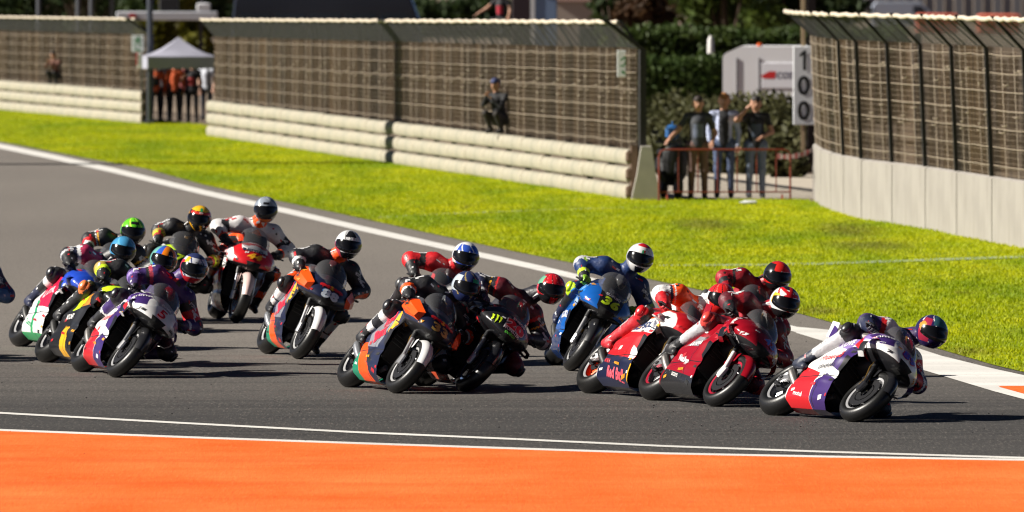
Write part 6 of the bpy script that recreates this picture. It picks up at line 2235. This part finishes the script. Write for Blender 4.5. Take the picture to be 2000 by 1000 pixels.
STAND = dict(hip=(0, 0, .95), chest=(0, -.01, 1.32), neck=(0, 0, 1.50), head=(0, -.015, 1.66), sh=(.185, 0, 1.43), el=(.25, .02, 1.14), wr=(.24, -.10, .90), hp=(.10, 0, .92), kn=(.11, -.02, .50), an=(.12, .02, .08))
def person(P, rz, label, scale=1.0, pose=None, shirt=(.05, .05, .05), sleeve=.55, trousers=(.05, .06, .1), shoes=(.03, .03, .03), hair=(.03, .02, .015), cap=None, jacket=None, group=None, patch=None, h=.02):
    """standing figure; joints with _r/_l override the mirrored defaults (r is at -x when facing the camera side -y)"""
    pz = {}
    pose = pose or {}
    for k, v in STAND.items():
        if k in ('hip', 'chest', 'neck', 'head'):
            pz[k] = Vector(pose.get(k, v))
        else:
            pz[k + '_r'] = Vector(pose.get(k + '_r', (-v[0], v[1], v[2])))
            pz[k + '_l'] = Vector(pose.get(k + '_l', v))
    r = empty('person', P, rz, label, 'person', group)
    r.scale = (scale,) * 3
    hd, nk = pz['head'], pz['neck']
    up = (hd - nk).normalized()
    caps = [(pz['hip'], pz['hip'].lerp(pz['chest'], .5), .135, .135, 'shirt'), (pz['hip'].lerp(pz['chest'], .5), pz['chest'], .135, .15, 'shirt'), (pz['sh_r'], pz['sh_l'], .075, .075, 'shirt'),
            (pz['chest'], nk, .08, .058, 'shirt'), (nk, hd - up * .05, .055, .06, 'skin'), (hd - up * .035 + Vector((0, -.015, 0)), hd + up * .045, .078, .095, 'skin'),
            (hd + Vector((0, -.092, .012)), hd + Vector((0, -.112, -.018)), .012, .016, 'skin'), (hd + Vector((-.098, 0, .0)), hd + Vector((-.1, .005, -.025)), .014, .012, 'skin'), (hd + Vector((.098, 0, .0)), hd + Vector((.1, .005, -.025)), .014, .012, 'skin'),
            (pz['hp_r'], pz['hp_l'], .12, .12, 'trousers')]
    for s in ('r', 'l'):
        caps += [(pz['sh_' + s], pz['el_' + s], .062, .046, 'arm'), (pz['el_' + s], pz['wr_' + s], .045, .032, 'fore'), (pz['hp_' + s], pz['kn_' + s], .092, .066, 'trousers'), (pz['kn_' + s], pz['an_' + s], .064, .05, 'trousers')]
        if not pose.get('noshoe'):
            a = pz['an_' + s]
            caps.append((a + Vector((0, .04, -.035)), a + Vector((0, -.15, -.045)), .043, .036, 'shoes'))
    V, Q, Cn, who, tt = sdf_mesh(caps, h, .03)
    cols = [shirt, SKIN, trousers, shoes, jacket or shirt, patch or shirt]
    tg = np.array([c[4] for c in caps])[who]
    mi = np.zeros(len(Q), int)
    mi[tg == 'skin'] = 1
    mi[tg == 'trousers'] = 2
    mi[tg == 'shoes'] = 3
    arm, fore = tg == 'arm', tg == 'fore'
    mi[arm & (tt > sleeve)] = 1
    mi[fore] = 1 if sleeve < 1.2 else (4 if jacket else 0)
    if jacket:
        mi[arm] = 4
        sh_ = tg == 'shirt'
        mi[sh_ & ((np.abs(Cn[:, 0]) > .085) | (Cn[:, 1] > .02))] = 4
    if patch:
        mi[(tg == 'shirt') & (np.abs(Cn[:, 0]) < .09) & (Cn[:, 1] < -.05) & (Cn[:, 2] > pz['hip'].z + .12) & (Cn[:, 2] < pz['hip'].z + .36)] = 5
    me = quads_mesh('body', V, Q, mi)
    for i, c in enumerate(cols):
        me.materials.append(mat('cloth_%d_%02x%02x%02x' % ((i == 1,) + tuple(int(min(1, v) ** .5 * 255) for v in c)), c, .8 if i != 1 else .55, var=.15, scale=9))
    link('body', me, [], r)
    hc = cap or hair
    V, Q, Cn, who, tt = sdf_mesh([(hd + Vector((0, .018, .055)), hd + Vector((0, -.02, .07)), .092, .086, 'h'), (hd + Vector((0, .045, -.02)), hd + Vector((0, .04, .05)), .078, .085, 'h')] + ([(hd + Vector((-.04, -.11, .06)), hd + Vector((.04, -.11, .06)), .022, .022, 'h')] if cap else []), .017, .03)
    me = quads_mesh('hair', V, Q)
    link('cap' if cap else 'hair', me, mat('hair_%02x%02x%02x' % tuple(int(min(1, v) ** .5 * 255) for v in hc), hc, .7, var=.3, scale=40), r)
    mb = MB()
    for sx in (-1, 1):
        mb.cbox((hd.x + sx * .033, hd.y - .098, hd.z + .022), (.026, .01, .011), .004)
    mb.cbox((hd.x, hd.y - .093, hd.z - .052), (.045, .01, .009), .003)
    mb.build('eyes_and_mouth', mat('dark_features', (.05, .02, .018), .5), r)
    for s in ('r', 'l'):
        o = link('hand', hand_open(), mat('cloth_1_%02x%02x%02x' % tuple(int(v ** .5 * 255) for v in SKIN), SKIN, .55), r)
        d = (pz['wr_' + s] - pz['el_' + s]).normalized()
        ref = Vector((0, 0, 1)) if abs(d.z) < .8 else Vector((0, 1, 0))
        y = ref.cross(d).normalized()
        o.matrix_local = Matrix.Translation(pz['wr_' + s] - d * .01) @ Matrix((d, y, d.cross(y))).transposed().to_4x4()
    return r

person(at(1363, 390), R(4), 'spectator in dark grey shirt and brown trousers resting an arm on the scooter', 1.07, dict(el_r=(-.36, -.02, 1.2), wr_r=(-.50, -.12, 1.06), el_l=(.30, .03, 1.15), wr_l=(.24, -.14, 1.0)), (.035, .038, .045), .7, (.16, .09, .075), hair=(.03, .02, .016), patch=(.12, .14, .2), h=.018)
person(at(1414, 387), R(-4), 'spectator with ginger hair in an open pale blue jacket and jeans', 1.09, dict(el_r=(-.27, .03, 1.16), wr_r=(-.24, -.12, .93)), (.015, .015, .018), 2.0, (.08, .11, .2), hair=(.28, .12, .035), jacket=(.45, .5, .68), h=.018)
person(at(1476, 387), R(6), 'spectator in black shirt and grey blue trousers shading his face with one hand', 1.06, dict(el_r=(-.36, -.16, 1.38), wr_r=(-.14, -.2, 1.62), el_l=(.28, -.02, 1.17), wr_l=(.08, -.22, 1.08)), (.015, .015, .017), .6, (.16, .2, .28), hair=(.02, .016, .014), patch=(.06, .08, .12), h=.018)
MO = (.55, .09, .02)
person(at(304, 240), R(10), 'marshal in orange jacket and black trousers by the tent leg under the exit sign', .98, dict(el_r=(-.30, -.06, 1.2), wr_r=(-.14, -.2, 1.3)), MO, 2.0, (.012, .012, .014), patch=(.02, .02, .02), h=.025, group='marshals under the tent')
person(at(341, 240), R(180), 'marshal in orange jacket with pale back patch in the middle of the tent', 1.0, None, MO, 2.0, (.014, .014, .016), hair=(.015, .012, .012), patch=(.3, .3, .36), h=.025, group='marshals under the tent')
person(at(376, 240), R(-12), 'marshal in black and red shirt under the tent', 1.0, dict(el_r=(-.32, -.08, 1.2), wr_r=(-.2, -.22, 1.32)), (.018, .016, .02), .4, (.012, .012, .014), patch=(.35, .03, .03), h=.025, group='marshals under the tent')
person(at(404, 234), R(-20), 'person in white top and dark shorts at the edge of the tent', 1.0, None, (.45, .47, .52), .6, (.03, .035, .05), h=.025, group='marshals under the tent')
person(at(322, 236), R(30), 'marshal in dark clothes at the back of the tent beside the orange jackets', 1.0, dict(el_r=(-.32, -.05, 1.2)), (.02, .02, .024), 2.0, (.012, .012, .014), h=.025, group='marshals under the tent')
person(at(360, 235), R(160), 'marshal in dark red jacket at the back of the tent', .97, None, (.16, .02, .02), 2.0, (.012, .012, .014), h=.025, group='marshals under the tent')
# photographer crouching on the guard rail
def on_fence(A, B, px):
    for k in range(1001):
        p = A.lerp(B, k / 1000)
        if p.x / p.y * FPX + 1000 < px:
            return p
    return B
CR = dict(hip=(0, 0, .30), chest=(-.04, -.05, .66), neck=(-.06, -.06, .84), head=(-.07, -.08, 1.0), sh_r=(-.2, -.06, .76), sh_l=(.16, -.04, .76), el_r=(-.26, -.24, .6), el_l=(.17, -.24, .55), wr_r=(-.12, -.33, .78), wr_l=(.02, -.34, .72), hp_r=(-.1, 0, .28), hp_l=(.1, 0, .28), kn_r=(-.17, -.3, .42), kn_l=(.12, -.32, .40), an_r=(-.16, -.12, .08), an_l=(.12, -.14, .08))
pp = on_fence(PB0, PB1, 981)
person((pp.x - .03, pp.y, .955), R(-35), 'photographer in black with blue cap crouching on the guard rail before the long fence', .98, CR, (.006, .006, .008), 2.0, (.02, .016, .014), cap=(.02, .03, .10), h=.02)
pp = on_fence(PA0, PA1, 112)
person((pp.x - .03, pp.y, .955), R(-30), 'figure in dark clothes with rusty sleeves crouching at the fence beyond the tent', .86, CR, (.10, .035, .02), 2.0, (.012, .012, .014), h=.025)
# person seated on the platform behind the fence
SIT = dict(hip=(0, 0, .2), chest=(.02, -.05, .58), neck=(.02, -.06, .76), head=(0, -.1, .93), sh_r=(-.17, -.06, .68), sh_l=(.2, -.02, .68), el_r=(-.36, -.16, .5), wr_r=(-.62, -.22, .34), el_l=(.3, -.1, .42), wr_l=(.3, -.28, .26), hp_r=(-.1, 0, .14), hp_l=(.1, 0, .14), kn_r=(-.14, -.42, .16), kn_l=(.14, -.42, .16), an_r=(-.14, -.46, -.2), an_l=(.14, -.46, -.2))
sp_ = atY(978, 50, 262)
person((sp_.x, 262, 2.77), R(-14), 'person in black and red shirt seated on the platform above the long fence', 1.0, SIT, (.02, .018, .022), .5, (.03, .03, .035), patch=(.4, .02, .04), h=.025)

# parked scooter beside the spectators
SPt = at(1310, 389)
sc = empty('scooter', (SPt.x, SPt.y + .2, 0), R(-78), 'dark parked scooter with blue bag beside the concrete block', 'scooter')
for x in (.62, -.62):
    mb = MB(); mb.lathe([(.14, .05), (.2, .055), (.25, .03), (.255, 0), (.25, -.03), (.2, -.055), (.14, -.05)], (x, 0, .255), 24); wv = mb.build('wheel', m_tyre_bg, sc)
    mb = MB(); mb.lathe([(.02, .03), (.14, .04), (.15, 0), (.14, -.04), (.02, -.03)], (x, 0, .255), 16); mb.build('rim', mat('grey_rim', (.3, .3, .3), .4, .6), wv)
mb = MB(); mb.loft([ring(x, w_, z0, z1, (z0 + z1) / 2, 14, 3) for x, w_, z0, z1 in ((-.85, .08, .6, .78), (-.6, .17, .42, .80), (-.2, .18, .3, .78), (0, .15, .25, .5), (.25, .16, .25, .45))]); mb.build('body', m_blackp, sc)
mb = MB(); mb.loft([ring(x, w_, z0, z1, (z0 + z1) / 2, 14, 3) for x, w_, z0, z1 in ((.28, .2, .3, .95), (.36, .24, .32, 1.02), (.42, .17, .4, 1.0), (.46, .08, .5, .9))]); mb.build('front_shield', m_blackp, sc)
mb = MB(); mb.tube([(.3, -.36, 1.06), (.36, 0, 1.04), (.3, .36, 1.06)], .02, 8); mb.tube([(.34, 0, 1.0), (.56, 0, .3)], .035, 8); mb.build('handlebar', m_blackp, sc)
for s in (-1, 1):
    mb = MB(); mb.tube([(.3, s * .26, 1.06), (.32, s * .36, 1.22)], .008, 6); mb.cbox((.32, s * .37, 1.25), (.02, .12, .08), .008); mb.build('mirror', m_blackp, sc)
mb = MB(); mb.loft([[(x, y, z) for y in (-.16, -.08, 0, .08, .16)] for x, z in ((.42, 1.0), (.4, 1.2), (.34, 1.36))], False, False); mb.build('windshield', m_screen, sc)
mb = MB(); mb.cbox((-.35, 0, .86), (.6, .26, .12), .04); mb.build('seat', m_blackp, sc)
mb = MB(); mb.cbox((0, 0, .14), (.26, .3, .28), .06); mb.tube([(0, -.08, .27), (0, -.05, .34), (0, .05, .34), (0, .08, .27)], .012, 6)
o = mb.build('bag', mat('bag_blue', (.02, .14, .4), .6)); o.location = (SPt.x + .03, SPt.y + .02, 1.10); tag(o, 'small bright blue bag hung on the scooter handlebar', 'bag')
# white bottle lying in the grass
bt = at(1460, 401)
mb = MB(); mb.lathe([(.001, -.16), (.035, -.16), (.04, -.14), (.04, .06), (.015, .12), (.015, .15), (.001, .15)], n=14)
o = mb.build('bottle', mat('bottle_white', (.7, .72, .74), .3)); o.rotation_euler = (0, 0, R(90)); o.location = (bt.x, bt.y, .05); tag(o, 'white plastic bottle lying on the grass before the spectators', 'bottle')
